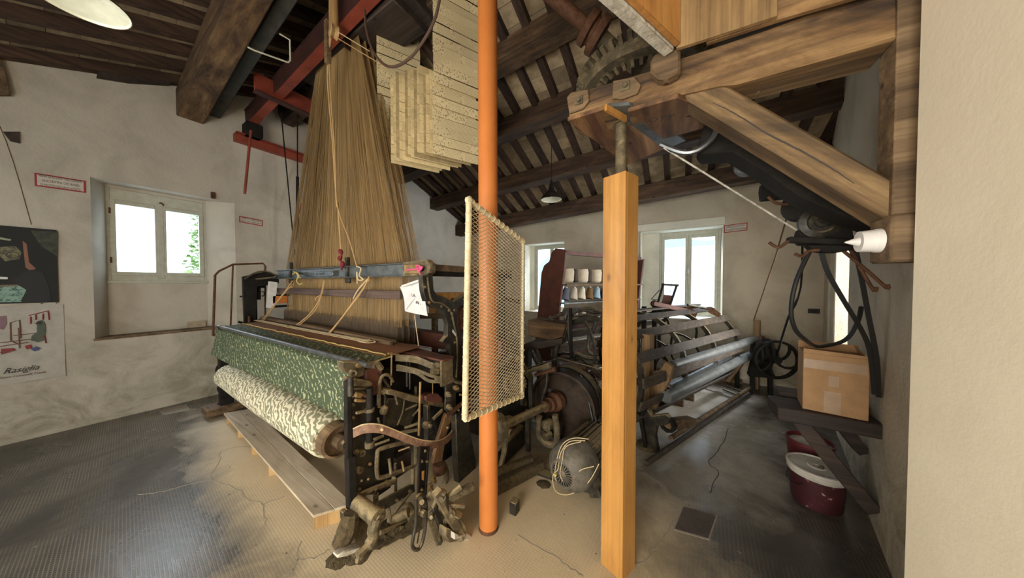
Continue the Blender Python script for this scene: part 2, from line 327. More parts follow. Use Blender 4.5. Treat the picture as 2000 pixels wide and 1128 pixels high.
m_floor = mk('worn_floor', f_floor)
def fabric(name, ca, cb, sc_, dist, thr):
    def f(nt, b):
        c = coord(nt); v = scaled(nt, c, (1, 1.25, 1.25))
        wv = N(nt, 'ShaderNodeTexWave', wave_type='BANDS', bands_direction='DIAGONAL'); wv.inputs['Scale'].default_value = sc_; wv.inputs['Distortion'].default_value = dist; wv.inputs['Detail'].default_value = 1.5; wv.inputs['Detail Scale'].default_value = 1.9
        L(nt, v, wv.inputs['Vector']); vo = N(nt, 'ShaderNodeTexNoise'); vo.inputs['Scale'].default_value = 42; L(nt, scaled(nt, c, (1, 1, 1)), vo.inputs['Vector'])
        mu = N(nt, 'ShaderNodeMath', operation='MULTIPLY'); L(nt, wv.outputs['Fac'], mu.inputs[0]); L(nt, vo.outputs[0], mu.inputs[1])
        r = ramp(nt, [(thr - .04, (0, 0, 0)), (thr + .04, (1, 1, 1))]); L(nt, mu.outputs[0], r.inputs[0])
        L(nt, mixc(nt, r.outputs[0], ca, cb), b.inputs['Base Color']); b.inputs['Roughness'].default_value = .75; bump(nt, b, noise(nt, c, 300, 2), .2, .002)
    return mk(name, f)
m_green = fabric('green_damask', (.050, .072, .032), (.34, .34, .20), 9, 7, .47)
m_roll = fabric('cream_damask_reverse', (.22, .21, .13), (.64, .58, .42), 9, 9, .25)
def f_card(nt, b):
    c = coord(nt, False)                           # punched card: rows of holes and pressed grooves, in the card's own frame (x along, z up)
    sp = N(nt, 'ShaderNodeSeparateXYZ'); L(nt, c, sp.inputs[0])
    oi = N(nt, 'ShaderNodeObjectInfo'); ad = N(nt, 'ShaderNodeVectorMath', operation='ADD'); L(nt, c, ad.inputs[0]); L(nt, oi.outputs['Random'], ad.inputs[1])
    wv = N(nt, 'ShaderNodeTexWave', wave_type='BANDS', bands_direction='Z'); wv.inputs['Scale'].default_value = 24; L(nt, c, wv.inputs['Vector'])
    ck = N(nt, 'ShaderNodeTexNoise'); ck.inputs['Scale'].default_value = 5; L(nt, scaled(nt, ad.outputs[0], (1, 1, .2)), ck.inputs['Vector']); r = ramp(nt, [(.48, (0, 0, 0)), (.53, (1, 1, 1))]); L(nt, ck.outputs[0], r.inputs[0])
    vo = N(nt, 'ShaderNodeTexVoronoi'); vo.inputs['Scale'].default_value = 62; L(nt, scaled(nt, ad.outputs[0], (1.2, .01, .7)), vo.inputs['Vector']); hr = ramp(nt, [(.26, (1, 1, 1)), (.36, (0, 0, 0))]); L(nt, vo.outputs['Distance'], hr.inputs[0])
    m1 = N(nt, 'ShaderNodeMath', operation='MULTIPLY'); L(nt, r.outputs[0], m1.inputs[0]); L(nt, hr.outputs[0], m1.inputs[1])
    w2 = ramp(nt, [(.25, (1, 1, 1)), (.4, (0, 0, 0))]); L(nt, wv.outputs['Fac'], w2.inputs[0]); iv = N(nt, 'ShaderNodeMath', operation='SUBTRACT'); iv.inputs[0].default_value = 1; L(nt, r.outputs[0], iv.inputs[1])
    m2 = N(nt, 'ShaderNodeMath', operation='MULTIPLY'); L(nt, iv.outputs[0], m2.inputs[0]); L(nt, w2.outputs[0], m2.inputs[1])
    s2 = N(nt, 'ShaderNodeMath', operation='MULTIPLY_ADD'); L(nt, m2.outputs[0], s2.inputs[0]); s2.inputs[1].default_value = .45; L(nt, m1.outputs[0], s2.inputs[2])
    s3 = N(nt, 'ShaderNodeMath', operation='MULTIPLY'); L(nt, s2.outputs[0], s3.inputs[0]); s3.inputs[1].default_value = .9
    base = mixc(nt, noise(nt, c, 9, 4), (.58, .46, .25), (.74, .61, .37)); col = mixc(nt, s3.outputs[0], base, (.17, .12, .055))
    L(nt, rnd(nt, col, .12), b.inputs['Base Color']); b.inputs['Roughness'].default_value = .8
m_card = mk('punched_card_board', f_card)
m_cardedge = mottled('card_edge', [(.3, (.52, .39, .19)), (.7, (.70, .56, .31))], 30, .85, 0, .1, 60, .15)
def f_glass(nt, b):
    tr = N(nt, 'ShaderNodeBsdfTransparent'); gl = N(nt, 'ShaderNodeBsdfGlossy'); gl.inputs['Roughness'].default_value = .05; mx = N(nt, 'ShaderNodeMixShader'); mx.inputs[0].default_value = .05
    L(nt, tr.outputs[0], mx.inputs[1]); L(nt, gl.outputs[0], mx.inputs[2]); L(nt, mx.outputs[0], nt.nodes['Material Output'].inputs[0])
m_glass = mk('window_glass', f_glass)
m_leaf = mottled('ivy_leaf', [(.3, (.10, .19, .045)), (.7, (.30, .46, .14))], 20, .6, 0, .1, 40, .3)
def text(body, size, origin, xdir, ydir, mat, parent, name='lettering', ext=.0006, shear=0, align='CENTER', fit=None):
    cu = bpy.data.curves.new(name, 'FONT'); cu.body = body; cu.size = size; cu.extrude = ext; cu.align_x = align; cu.align_y = 'CENTER'; cu.shear = shear; cu.resolution_u = 2
    t = bpy.data.objects.new('tmp', cu); COL.objects.link(t); dg = bpy.context.evaluated_depsgraph_get(); me = bpy.data.meshes.new_from_object(t.evaluated_get(dg)); bpy.data.objects.remove(t)
    me.name = name; me.materials.clear(); me.materials.append(mat)
    x, y = V(xdir).normalized(), V(ydir).normalized(); z = x.cross(y)
    if fit: wd = max(v.co.x for v in me.vertices) - min(v.co.x for v in me.vertices); me.transform(Matrix.Diagonal((min(1, fit / wd), 1, 1, 1)))
    me.transform(Matrix((x, y, z)).transposed().to_4x4()); return link(name, me, V(origin), parent)
# ================================================================== the room
def RZ(Y, x=-5.69): return 3.88 + .37 * Y + .15 * (x + 5.69) if Y < 1.9 else 3.05 + .39 * (5.7 - Y) + .03 * (x + 3.3)      # underside of the rafters
def WR(Y): return 1.048 + .222 * (Y - 2.553)                              # right wall
floor = M().box(-6.1, 2.3, -2.6, 6.2, -.12, 0).build('floor', m_floor, kind='structure')
for pts in ([(537, 884), (545, 881), (480, 871), (432, 882), (431, 898), (413, 930), (412, 938)], [(412, 938), (470, 957), (482, 972), (512, 985), (521, 1010), (517, 1022), (505, 1042)],
            [(412, 938), (360, 947), (322, 958), (268, 966)], [(512, 985), (553, 970)], [(640, 1075), (612, 1088), (582, 1094), (576, 1104), (575, 1126)], [(582, 1094), (580, 1080), (586, 1055)], [(575, 1112), (545, 1127)],
            [(1010, 1045), (1060, 1075), (1110, 1105), (1135, 1126)], [(1243, 1100), (1266, 1090), (1272, 1075), (1282, 1066), (1310, 1035), (1320, 1018)], [(1390, 962), (1397, 940), (1404, 920), (1385, 905), (1400, 880), (1415, 862), (1422, 835)]):
    q = bez([PZ(*p) + V((random.uniform(-.008, .008), random.uniform(-.008, .008), 0)) for p in pts], 5)
    q = [p + V((random.uniform(-.008, .008), random.uniform(-.008, .008), 0)) for p in q]
    m = M()
    for i in range(len(q) - 1): m.bar(q[i], q[i + 1], .007, .0016)
    dark = pts[0] == (1390, 962)
    m.build('crack', m_ink if dark else m_lime, floor, smooth=False)
M().prism([PZ(310, 802), PZ(318, 810), PZ(372, 800), PZ(364, 789)], (0, 0, .003)).build('mortar_patch', m_lime, floor)
wl = M()
for x0, x1, y0, y1, z0, z1 in ((-5.93, -5.69, -2.6, .20, 0, 6.4), (-5.93, -5.69, .20, 1.25, 0, .965), (-5.93, -5.69, .20, 1.25, 2.797, 6.4), (-5.93, -5.69, 1.38, 2.8, 0, 6.4),
                               (-6.08, -5.93, -2.6, .30, 0, 6.4), (-6.08, -5.93, .30, 1.14, 0, 1.62), (-6.08, -5.93, .30, 1.14, 2.76, 6.4), (-6.08, -5.93, 1.14, 2.8, 0, 6.4)): wl.box(x0, x1, y0, y1, z0, z1)
wl.box(-5.93, -5.69, 1.25, 1.38, 2.797, 6.4); wl.box(-5.93, -5.69, 1.25, 1.38, 0, .965)
wl.prism([(-5.93, 1.13, .965), (-5.69, 1.385, .965), (-5.93, 1.385, .965)], (0, 0, 1.832))      # splayed reveal
wl.prism([(-5.93, .305, .965), (-5.69, .195, .965), (-5.93, .195, .965)], (0, 0, 1.832))
wl.build('wall_left', m_wall, kind='structure', smooth=False)
M().box(-6.08, -4.8, 2.8, 6.15, 0, 6.4).build('wall_left_far', m_wall_f, kind='structure', smooth=False)
M().box(-5.93, -5.676, .19, 1.39, .945, .968).build('trim_1', m_oldw, kind='structure')
wb = M()
for x0, x1, z0, z1 in ((-4.8, -3.14, 0, 6.4), (-3.14, -2.16, 0, .95), (-3.14, -2.16, 2.51, 6.4), (-2.16, -.66, 0, 6.4), (-.66, .585, 0, .98), (-.66, .585, 2.56, 6.4), (.585, 2.4, 0, 6.4)): wb.box(x0, x1, 5.7, 6.08, z0, z1)
wb.build('wall_back', m_wall_b, kind='structure', smooth=False)
M().box(-.70, .602, 5.67, 5.705, 2.565, 2.69).build('trim_2', m_rev, kind='structure', bevel=.004)
wr = M()
def wseg(y0, y1, z0, z1): wr.prism([(WR(y0), y0, z0), (WR(y1), y1, z0), (2.1, y1, z0), (2.1, y0, z0)], (0, 0, z1 - z0))
for q_ in ((1.4, 3.82, 0, 6.4), (4.70, 6.1, 0, 6.4), (3.82, 4.70, 0, .9), (3.82, 4.70, 2.5, 6.4)): wseg(*q_)
wr.build('wall_right', m_wall_b, kind='structure', smooth=False)
M().box(.64, 2.4, -2.6, 1.45, 0, 6.4).build('wall_near', m_near, kind='structure', smooth=False, bevel=.012)
M().box(1.53, 2.1, 4.692, 4.704, .9, 2.5).build('trim_3', m_wall_b, kind='structure', smooth=False)
rw = M()
for x0, x1, z0, z1 in ((-6.08, -4.4, 0, 6.4), (-4.4, -2.8, 0, 1.2), (-4.4, -2.8, 2.6, 6.4), (-2.8, -1.45, 0, 6.4), (-1.45, .45, 2.45, 6.4), (.45, 2.4, 0, 6.4)): rw.box(x0, x1, -2.6, -2.4, z0, z1)
rw.build('wall_rear', m_wall, kind='structure', smooth=False)
# ---- ceiling: roof deck, terracotta tiles between rafters
ce = M()
def deck(ya, yb):
    q = [(x, y, RZ(y, x) + .13 + h) for h in (0, .12) for x, y in ((-6.1, ya), (2.5, ya), (2.5, yb), (-6.1, yb))]
    ce.add(q, [(0, 1, 2, 3), (7, 6, 5, 4), (0, 4, 5, 1), (1, 5, 6, 2), (2, 6, 7, 3), (3, 7, 4, 0)])
deck(-2.8, 1.899); deck(1.95, 6.3); ce.box(-6.1, 2.5, 1.90, 1.95, 4.62, 6.2)
ceil = ce.build('ceiling', m_dark, kind='structure', smooth=False)
xs = [-5.62 + .3 * i for i in range(27)]
def slope_piece(name, mat, w_, ln, th, near):
    sy = .37 if near else -.39; d = V((0, 1, sy)).normalized()
    m = M().bar(-d * ln / 2, d * ln / 2, w_, th); m.v = [v + V((0, 0, (.15 if near else .03) * v.x)) for v in m.v]; return m.mesh(name, mat, V((0, 0, 0)), smooth=False)[0]
rn, rf = slope_piece('rafter', m_raft, .085, 4.9, .10, True), slope_piece('rafter', m_raft, .082, 4.25, .095, False)
for i, x in enumerate(xs):
    jx = random.uniform(-.02, .02)
    if x < .7:
        yc = -.42 ; link('rafter', rn, (x + jx, yc, RZ(yc, x) + .05 + random.uniform(-.012, .004)), ceil)
    if x > -4.85:
        yc = 3.93; link('rafter', rf, (x + jx, yc, RZ(yc, x) + .05 + random.uniform(-.012, .004)), ceil)
tn, tf = slope_piece('roof_tile', m_tile, .288, .19, .022, True), slope_piece('roof_tile', m_tile, .288, .19, .022, False)
tl = []
for near in (True, False):
    me_ = tn if near else tf; sy = .37 if near else -.39; step = .195 / math.sqrt(1 + sy * sy)
    y = -2.5 if near else 2.0
    while y < (1.85 if near else 5.75):
        for x in xs[:-1]:
            if near and x > .5 or (not near and x < -4.9): continue
            c = V((x + .15, y, RZ(y, x + .15) + .112 + random.uniform(-.004, .002))); p = proj(c); vis = p[2] > 0 and -60 < p[0] < 1790 and -40 < p[1] < 480
            tl.append((0 if vis else 1, p[2] if p[2] > 0 else 99, c, me_))
        y += step
tl.sort(key=lambda t: (t[0], t[1])); rest = M()
for k, (vis, d_, c, me_) in enumerate(tl):
    if k < 300: link('roof_tile', me_, c, ceil)
    else: rest.add([v.co + c for v in me_.vertices], [tuple(p.vertices) for p in me_.polygons])
rest.build('roof_tiles', m_tile, ceil, kind='stuff', smooth=False)
# ---- windows
def window(name, plane, panes, z0, z1, y0, y1, glz, th=.05):
    """plane 'x' or 'y' with its coordinate; panes = list of (a0, a1) along the wall."""
    ax, c = plane; o = link(name, None, V((c, (y0 + y1) / 2, z0)) if ax == 'x' else V(((y0 + y1) / 2, c, z0))); tag(o, kind='structure')
    def bx(a0, a1, q0, q1, c0, c1): return M().box(c0, c1, a0, a1, q0, q1) if ax == 'x' else M().box(a0, a1, c0, c1, q0, q1)
    sgn = 1 if ax == 'x' else -1; f = .035
    for nm, a0, a1, q0, q1 in (('frame_side', y0, y0 + f, z0, z1), ('frame_side', y1 - f, y1, z0, z1), ('frame_top', y0 + f, y1 - f, glz[1] + .048, z1), ('frame_sill', y0 + f, y1 - f, z0, glz[0] - .048), ('meeting_rail', panes[0][1] + .044, panes[1][0] - .044, glz[0] - .05, glz[1] + .05), ('frame_side', y0 + f, panes[0][0] - .044, glz[0] - .05, glz[1] + .05), ('frame_side', panes[-1][1] + .044, y1 - f, glz[0] - .05, glz[1] + .05)):
        bx(a0, a1, q0, q1, c - th / 2, c + th / 2).build(nm, m_frame, o, bevel=.004)
    for (a0, a1) in panes:
        s = None
        lo = (a0 - .045, a0), (a1, a1 + .045)
        m = M()
        for p0, p1 in lo: m.v and None; (m.box(c - .02 + sgn * .012, c + .02 + sgn * .012, p0, p1, glz[0] - .05, glz[1] + .05) if ax == 'x' else m.box(p0, p1, c - .02 + sgn * .012, c + .02 + sgn * .012, glz[0] - .05, glz[1] + .05))
        for q0, q1 in ((glz[0] - .05, glz[0]), (glz[1], glz[1] + .05)): (m.box(c - .02 + sgn * .012, c + .02 + sgn * .012, a0, a1, q0, q1) if ax == 'x' else m.box(a0, a1, c - .02 + sgn * .012, c + .02 + sgn * .012, q0, q1))
        s = m.build('sash', m_frame, o, bevel=.004); bx(a0 - .005, a1 + .005, glz[0] - .005, glz[1] + .005, c - .002, c + .002).build('pane', m_glass, s, smooth=False)
    return o
w1 = window('window_1', ('x', -5.96), [(.375, .67), (.765, 1.06)], 1.615, 2.76, .30, 1.14, (1.745, 2.575))
M().box(-5.945, -5.925, .69, .745, 1.66, 2.66).build('meeting_stile', m_frame, w1, bevel=.006)
M().box(-5.96, -5.905, .30, 1.14, 1.60, 1.63).build('sill_board', m_frame, w1, bevel=.005)
for z in (1.85, 2.45):
    M().box(-5.94, -5.922, .325, .34, z, z + .07).build('hinge', m_rust, w1)
M().tube(bez([(-5.925, .715, 2.66), (-5.91, .72, 2.67), (-5.91, .745, 2.64)], 3), .007, 6).build('latch', m_rust, w1)
w4 = link('window_4', None, (2.0, 4.26, .9)); tag(w4, kind='structure')
for nm_, q_ in (('frame_side', (1.98, 2.03, 3.83, 3.88, .91, 2.49)), ('frame_side', (1.98, 2.03, 4.63, 4.68, .91, 2.49)), ('frame_top', (1.98, 2.03, 3.88, 4.63, 2.44, 2.49)), ('frame_sill', (1.98, 2.03, 3.88, 4.63, .91, .96)), ('pane', (2.0, 2.004, 3.88, 4.63, .96, 2.44))): M().box(*q_).build(nm_, m_glass if nm_ == 'pane' else m_frame, w4)
w2 = window('window_2', ('y', 6.02), [(-2.93, -2.62), (-2.53, -2.24)], .96, 2.5, -3.02, -2.16, (1.06, 2.40))
w3 = window('window_3', ('y', 6.02), [(-.27, .06), (.16, .50)], 1.0, 2.56, -.36, .585, (1.13, 2.42))
wb2 = M().box(-.66, -.36, 5.98, 6.06, .98, 2.56).build('wall_panel', m_rev, w3)
M().box(.105, .122, 5.97, 6.0, 1.6, 2.2).build('espagnolette_bolt', m_frame, w3); M().box(.10, .127, 5.965, 6.0, 1.78, 1.86).build('handle', m_steel, w3)
M().box(-3.14, -3.02, 5.98, 6.06, .95, 2.51).build('wall_panel', m_rev, w2)
# plaster linings of the deep window recesses
for nm, bxs in (('trim_4', ((-3.141, -3.125, 5.69, 6.0, .95, 2.51), (-3.14, -2.16, 5.69, 6.0, 2.495, 2.512))), ('trim_5', ((-.661, -.645, 5.69, 6.0, .98, 2.56), (-.66, .585, 5.69, 6.0, 2.545, 2.562), (-.66, .60, 5.66, 6.0, .965, .985)))):
    m = M()
    for b_ in bxs: m.box(*b_)
    m.build(nm, m_rev, kind='structure', smooth=False)
# ---- outside: ivy wall, pale house, far hill
ivy = thing('ivy_bush', 'green ivy climbing outside the small left window', 'ivy', (-7.1, 1.5, 0))
M().tube(bez([(-7.1, 1.5, 0), (-7.12, 1.45, 1.2), (-7.08, 1.5, 2.4), (-7.12, 1.4, 3.6)], 4), .03, 6).build('stem', m_rust, ivy)
m = M()
for k in range(1500):
    z = random.uniform(.3, 3.9); c = V((-7.1 + random.uniform(-.35, .35), 1.14 + .07 * math.sin(z * 3.1) + abs(random.gauss(.0, .20)), z)); a = random.uniform(0, 6.28); s_ = random.uniform(.03, .055)
    d = V((math.cos(a), math.sin(a), random.uniform(-.8, .6))).normalized(); e = d.cross(V((random.uniform(-1, 1), random.uniform(-1, 1), 1))).normalized()
    m.add([c - d * s_, c + e * s_ * .7, c + d * s_, c - e * s_ * .7], [(0, 1, 2, 3)])
m.build('foliage', m_leaf, ivy, kind='stuff', smooth=False)
hs = thing('pale_house', 'pale plastered house across the street, seen through the back window', 'house', (0, 12, -2))
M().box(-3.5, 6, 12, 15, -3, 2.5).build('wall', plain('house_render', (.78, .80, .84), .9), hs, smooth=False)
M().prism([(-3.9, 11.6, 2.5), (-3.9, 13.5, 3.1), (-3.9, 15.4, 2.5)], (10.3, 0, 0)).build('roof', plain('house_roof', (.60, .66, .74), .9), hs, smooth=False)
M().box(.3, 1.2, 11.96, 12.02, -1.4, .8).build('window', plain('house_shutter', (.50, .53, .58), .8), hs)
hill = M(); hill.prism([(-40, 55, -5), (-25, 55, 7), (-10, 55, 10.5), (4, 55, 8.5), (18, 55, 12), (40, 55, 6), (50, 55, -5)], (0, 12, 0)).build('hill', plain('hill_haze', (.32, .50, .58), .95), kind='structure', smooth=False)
# ---- roof beams
def beam(name, label, x0, x1, y0, y1, z0, sl, h, mat, cat='beam', bev=.012):     # z0 = underside at x0, rising sl per metre
    ym = (y0 + y1) / 2; return M().bar((x0, ym, z0 + h / 2), (x1, ym, z0 + h / 2 + sl * (x1 - x0)), y1 - y0, h).build(name, mat, None, label, cat, bevel=bev)
beam('roof_beam', 'massive brown hewn beam running out above the small left window', -5.74, 1.4, .84, 1.09, 3.80, .172, .34, m_purl_l)
beam('roof_beam', 'thin dark grey beam directly behind the massive brown beam', -5.74, 1.4, 1.13, 1.25, 3.955, .140, .26, mottled('grey_dark_beam', [(.3, (.022, .024, .020)), (.7, (.075, .072, .058))], 9, .8, 0, .2, 40))
beam('roof_beam', 'dark ridge beam at the top of the roof', -5.74, 2.2, 1.96, 2.14, 4.26, .03, .26, m_purl)
beam('roof_beam', 'high brown purlin behind the toothed gear wheel', -4.95, 1.6, 2.62, 2.88, 3.93, .06, .20, m_purl_l)
beam('roof_beam', 'dark purlin that meets the white wall beside the punched cards', -4.9, 1.5, 3.40, 3.64, 3.575, .07, .24, m_purl)
beam('roof_beam', 'dark purlin carrying the small pendant lamp', -4.9, 1.6, 4.34, 4.58, 3.255, .042, .24, m_purl)
beam('roof_beam', 'lowest purlin along the top of the back wall', -4.9, 1.75, 5.15, 5.38, 2.78, .05, .26, m_purl)
M().prism([PX(-30, 60, -5.66), PX(-30, 188, -5.66), PX(20, 187, -5.66), PX(12, 150, -5.66), PX(2, 120, -5.66)], (.03, 0, 0)).build('beam_end', m_oldw, None, 'dark wooden beam end sticking out of the wall at the far left', 'beam')
M().prism([PX(6, 258, -5.69), PX(38, 258, -5.69), PX(38, 280, -5.69), PX(20, 276, -5.69)], (.02, 0, 0)).build('wall_plug', m_dark, None, 'small dark wooden plug set in the wall above the photograph', 'plug')
M().box(-5.69, -5.655, 1.135, 1.175, 2.80, 2.89).build('wall_peg', m_rust, None, 'rusty peg above the right corner of the window niche', 'peg', bevel=.006)
M().prism([PX(190, 140, -5.68), PX(188, 153, -5.68), PX(250, 163, -5.68), PX(330, 168, -5.68), PX(330, 150, -5.68)], (.08, 0, 0)).build('wall_plate', m_dark, None, 'short dark timber let into the top of the left wall', 'timber')
# ---- red steel gantry over the loom
def ibeam(m, p, q, w_, h_, t=.012, up=(0, 0, 1)):
    p, q = V(p), V(q); d, a, u = frame(q - p, up)
    m.bar(p + u * (h_ / 2 - t / 2), q + u * (h_ / 2 - t / 2), w_, t, u); m.bar(p - u * (h_ / 2 - t / 2), q - u * (h_ / 2 - t / 2), w_, t, u); m.bar(p, q, t, h_ - 2 * t, u); return m
gan = thing('steel_gantry', 'red painted steel gantry carrying the loom harness under the roof', 'gantry', (-3.6, 1.6, 4.0))
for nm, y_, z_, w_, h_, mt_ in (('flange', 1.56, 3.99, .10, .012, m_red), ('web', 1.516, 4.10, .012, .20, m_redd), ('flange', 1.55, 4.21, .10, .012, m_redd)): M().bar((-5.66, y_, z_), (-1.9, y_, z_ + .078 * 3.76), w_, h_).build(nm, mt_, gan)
p = PX(455, 262, -5.62); M().box(-5.69, -5.60, 1.38, 2.72, 3.70, 3.80).build('wall_channel', m_red, gan); M().box(-5.69, -5.52, 1.38, 2.72, 3.80, 3.812).build('wall_channel_flange', m_red, gan)
M().box(-4.62, -4.60, 1.32, 2.75, 4.03, 4.26).build('cross_plate', m_red, gan, bevel=.003); M().box(-4.66, -4.56, 1.32, 2.75, 4.015, 4.03).build('cross_flange', m_redd, gan)
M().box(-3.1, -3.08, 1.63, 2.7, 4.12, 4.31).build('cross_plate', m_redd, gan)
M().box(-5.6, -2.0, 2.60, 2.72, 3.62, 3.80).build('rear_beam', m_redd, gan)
M().bar((-5.62, 2.35, 3.62), (-5.0, 2.9, 3.78), .10, .05).build('oak_wedge', m_dark, gan)
M().box(-5.66, -5.45, 1.47, 1.66, 3.80, 3.99).build('bearing', m_black, gan, bevel=.01)
for a, b, r in (((490, 255), (478, 378), .016), ((548, 210), (578, 520), .009), ((581, 205), (581, 348), .009), ((581, 345), (581, 520), .022), ((622, 305), (575, 440), .013)):
    M().tube([PX(*a, -5.25), PX(*b, -5.25)], r, 8).build('rod', m_red if a[0] in (490, 622) else m_black, gan)
for a in ((548, 215), (581, 215)):
    c = PX(*a, -5.25); M().lathe(c - V((0, 0, .12)), (0, 0, 1), [(.011, 0), (.03, .06), (.035, .2), (.02, .26)], 8).build('rod_socket', m_black, gan)
jm = M(); jm.box(-4.35, -2.2, 1.58, 2.15, 4.30, 4.46).box(-4.2, -2.3, 1.65, 2.05, 4.22, 4.30)
jm.build('needle_board', m_dark, gan, bevel=.01)
br = [PX(484, 92, -3.6), PX(496, 98, -3.6), PX(563, 122, -3.6), PX(567, 118, -3.6), PX(566, 78, -3.6), PX(546, 66, -3.6)]
M().tube(br, .008, 8).build('wire_bracket', m_enam, None, 'thin white bent wire bracket on the red beam', 'bracket')
# ================================================================== the jacquard loom
loom = thing('jacquard_loom', 'large black cast iron jacquard loom weaving green damask cloth', 'loom', (-3.1, 1.5, 0))
def P(name, m, mat, parent=loom, **k): return m.build(name, mat, parent, **k)
def pl(pts, x): return [PX(a, b, x) for a, b in pts]
def plate(pts, x, t=.03): return M().prism(pl(pts, x), (-t, 0, 0))
# harness fanning down from the roof, through the comber board, to the heddles
def threads(top, bot, n, layers, r, mat, name, jit=.004, wob=0):
    m = M()
    for l in range(layers):
        for i in range(n):
            u = (i + random.uniform(.1, .9)) / n; lay = (l + .5) / layers
            t0 = V(top(u, lay)); b0 = V(bot(u, lay)); b0.x += random.uniform(-jit, jit); pts = [t0, b0] if not wob else [t0, (t0 + b0) / 2 + V((random.gauss(0, wob), random.gauss(0, wob), 0)), b0]
            m.tube(pts, r, 3)
    return m.build(name, mat, loom, kind='stuff', smooth=False)
threads(lambda u, l: (-3.86 + .94 * (u + .12 * math.sin(u * 23) * .3), 1.66 + .3 * l, 4.24), lambda u, l: (-4.74 + 2.53 * u, 1.63 + .28 * l, 1.80), 430, 4, .0017, m_thread, 'harness_cords', .01, .008)
threads(lambda u, l: (-4.68 + 2.5 * u, 1.60 + .24 * l, 1.68), lambda u, l: (-4.66 + 2.46 * u, 1.60 + .24 * l, 1.19), 400, 3, .0015, m_thread, 'heddle_cords', .004, .002)
threads(lambda u, l: (-4.66 + 2.46 * u, 1.57 + .26 * l, 1.22 + .04 * random.random()), lambda u, l: (-4.66 + 2.46 * u, 1.57 + .26 * l, .95), 300, 4, .0022, m_thdark, 'heddle_eyes', .006)
for k in range(3):
    P('comber_frame', M().bar((-4.78, 1.60 + .15 * k, 1.735), (-2.12, 1.60 + .15 * k, 1.735), .02, .05), m_dark)
rail = P('top_rail', M().box(-4.72, -1.86, 1.555, 1.565, 1.665, 1.765).box(-4.72, -1.80, 1.50, 1.565, 1.657, 1.666).box(-4.72, -1.80, 1.52, 1.565, 1.765, 1.773), m_blue, bevel=.002)
ins = P('name_plate', M().box(-3.98, -3.22, 1.545, 1.556, 1.675, 1.73), m_steel, rail, bevel=.004)
text('TESSITURA ROMANO', .045, (-3.60, 1.5445, 1.702), (1, 0, 0), (0, 0, 1), m_iron, rail)
P('clamp', M().box(-3.20, -3.12, 1.545, 1.57, 1.68, 1.74), m_iron, rail, bevel=.005)
e = V((-1.72, 1.53, 1.715))
P('rail_end_casting', M().prism([(-1.98, 1.49, 1.655), (-1.72, 1.49, 1.655), (-1.66, 1.49, 1.68), (-1.655, 1.49, 1.75), (-1.70, 1.49, 1.785), (-1.98, 1.49, 1.775)], (0, .07, 0)), m_irond, bevel=.008)
bz = P('brass_slide', M().box(-1.95, -1.76, 1.482, 1.492, 1.675, 1.755), m_brass, bevel=.006); P('bolt', M().cyl((-1.735, 1.50, 1.715), (-1.735, 1.465, 1.715), .022, 8), m_iron)
for x in (-2.93, -4.27): P('rail_bracket', M().box(x - .02, x + .02, 1.53, 1.57, 1.66, 1.87).box(x - .035, x + .05, 1.535, 1.56, 1.60, 1.66), m_iron, bevel=.006)
P('cross_bar', M().box(-4.68, -2.08, 1.535, 1.565, 1.46, 1.535), m_oldw if False else wood('cross_bar_wood', (.075, .045, .035), (.17, .11, .085), 'x', .7, 30), bevel=.004)
# harness side arch, right end (one casting) and left end
arch = [(824, 536), (827, 568), (832, 587), (844, 599), (861, 605), (869, 617), (874, 632), (874, 655), (864, 668), (878, 672), (880, 705), (876, 760), (905, 770), (908, 700), (905, 655), (895, 636), (893, 617), (897, 601), (915, 588), (940, 580), (940, 560), (915, 570), (885, 589), (869, 579), (854, 575), (848, 566), (846, 536)]
P('side_arch', plate(arch, -1.64, .05), m_iron, bevel=.006)
rib = [(835, 541), (838, 568), (845, 588), (862, 592), (880, 606), (886, 630), (892, 660), (893, 700), (890, 755)]
P('arch_rib', M().tube(bez(pl(rib, -1.63), 4), .008, 6), m_irond)
for a in ((876, 606), (886, 606), (881, 611)): P('boss', M().lathe(PX(*a, -1.64), (1, 0, 0), [(.011, 0), (.009, .02)], 8), m_irond)
P('slot_edge', plate([(885, 643), (891, 652), (890, 656), (884, 648)], -1.625, .004), m_white)
P('side_beam', M().bar(PX(838, 522, -1.74), PX(838, 522, -1.74) + V((0, 1.25, 0)), .06, .055), m_oldw, bevel=.004)
P('side_channel', M().bar(PX(846, 533, -1.74), PX(846, 533, -1.74) + V((0, 1.2, 0)), .05, .05), m_black)
P('rear_post', M().box(-1.78, -1.72, 2.60, 2.68, .0, 1.74), m_iron, bevel=.005)
for z in (1.28, 1.40): P('rear_slat', M().box(-2.25, -1.72, 2.1, 2.13, z, z + .03), m_iron)
P('rear_cross_beam', M().box(-4.7, -1.3, 1.95, 2.05, .95, 1.10), m_redw, bevel=.004); P('guide_roller', M().cyl((-4.6, 2.3, 1.0), (-1.5, 2.3, 1.0), .045), m_iron)
la = [(474, 540), (478, 632), (500, 632), (503, 560), (545, 553), (545, 540), (520, 530)]
P('side_arch', M().prism([PX(a, b, -4.74) for a, b in la], (-.05, 0, 0)), m_black, bevel=.004)
P('side_rail', M().bar((-4.76, 1.5, 1.43), (-4.76, 2.2, 1.43), .03, .03).bar((-4.76, 1.5, 1.28), (-4.76, 2.2, 1.28), .03, .03), m_black)
P('signal_box', M().prism([PX(532, 578, -4.6), PX(532, 592, -4.6), PX(560, 591, -4.6), PX(560, 577, -4.6)], (.02, 0, 0)), m_pole)
P('rear_post', M().box(-4.80, -4.72, 1.75, 1.84, 0, 1.75), m_black)
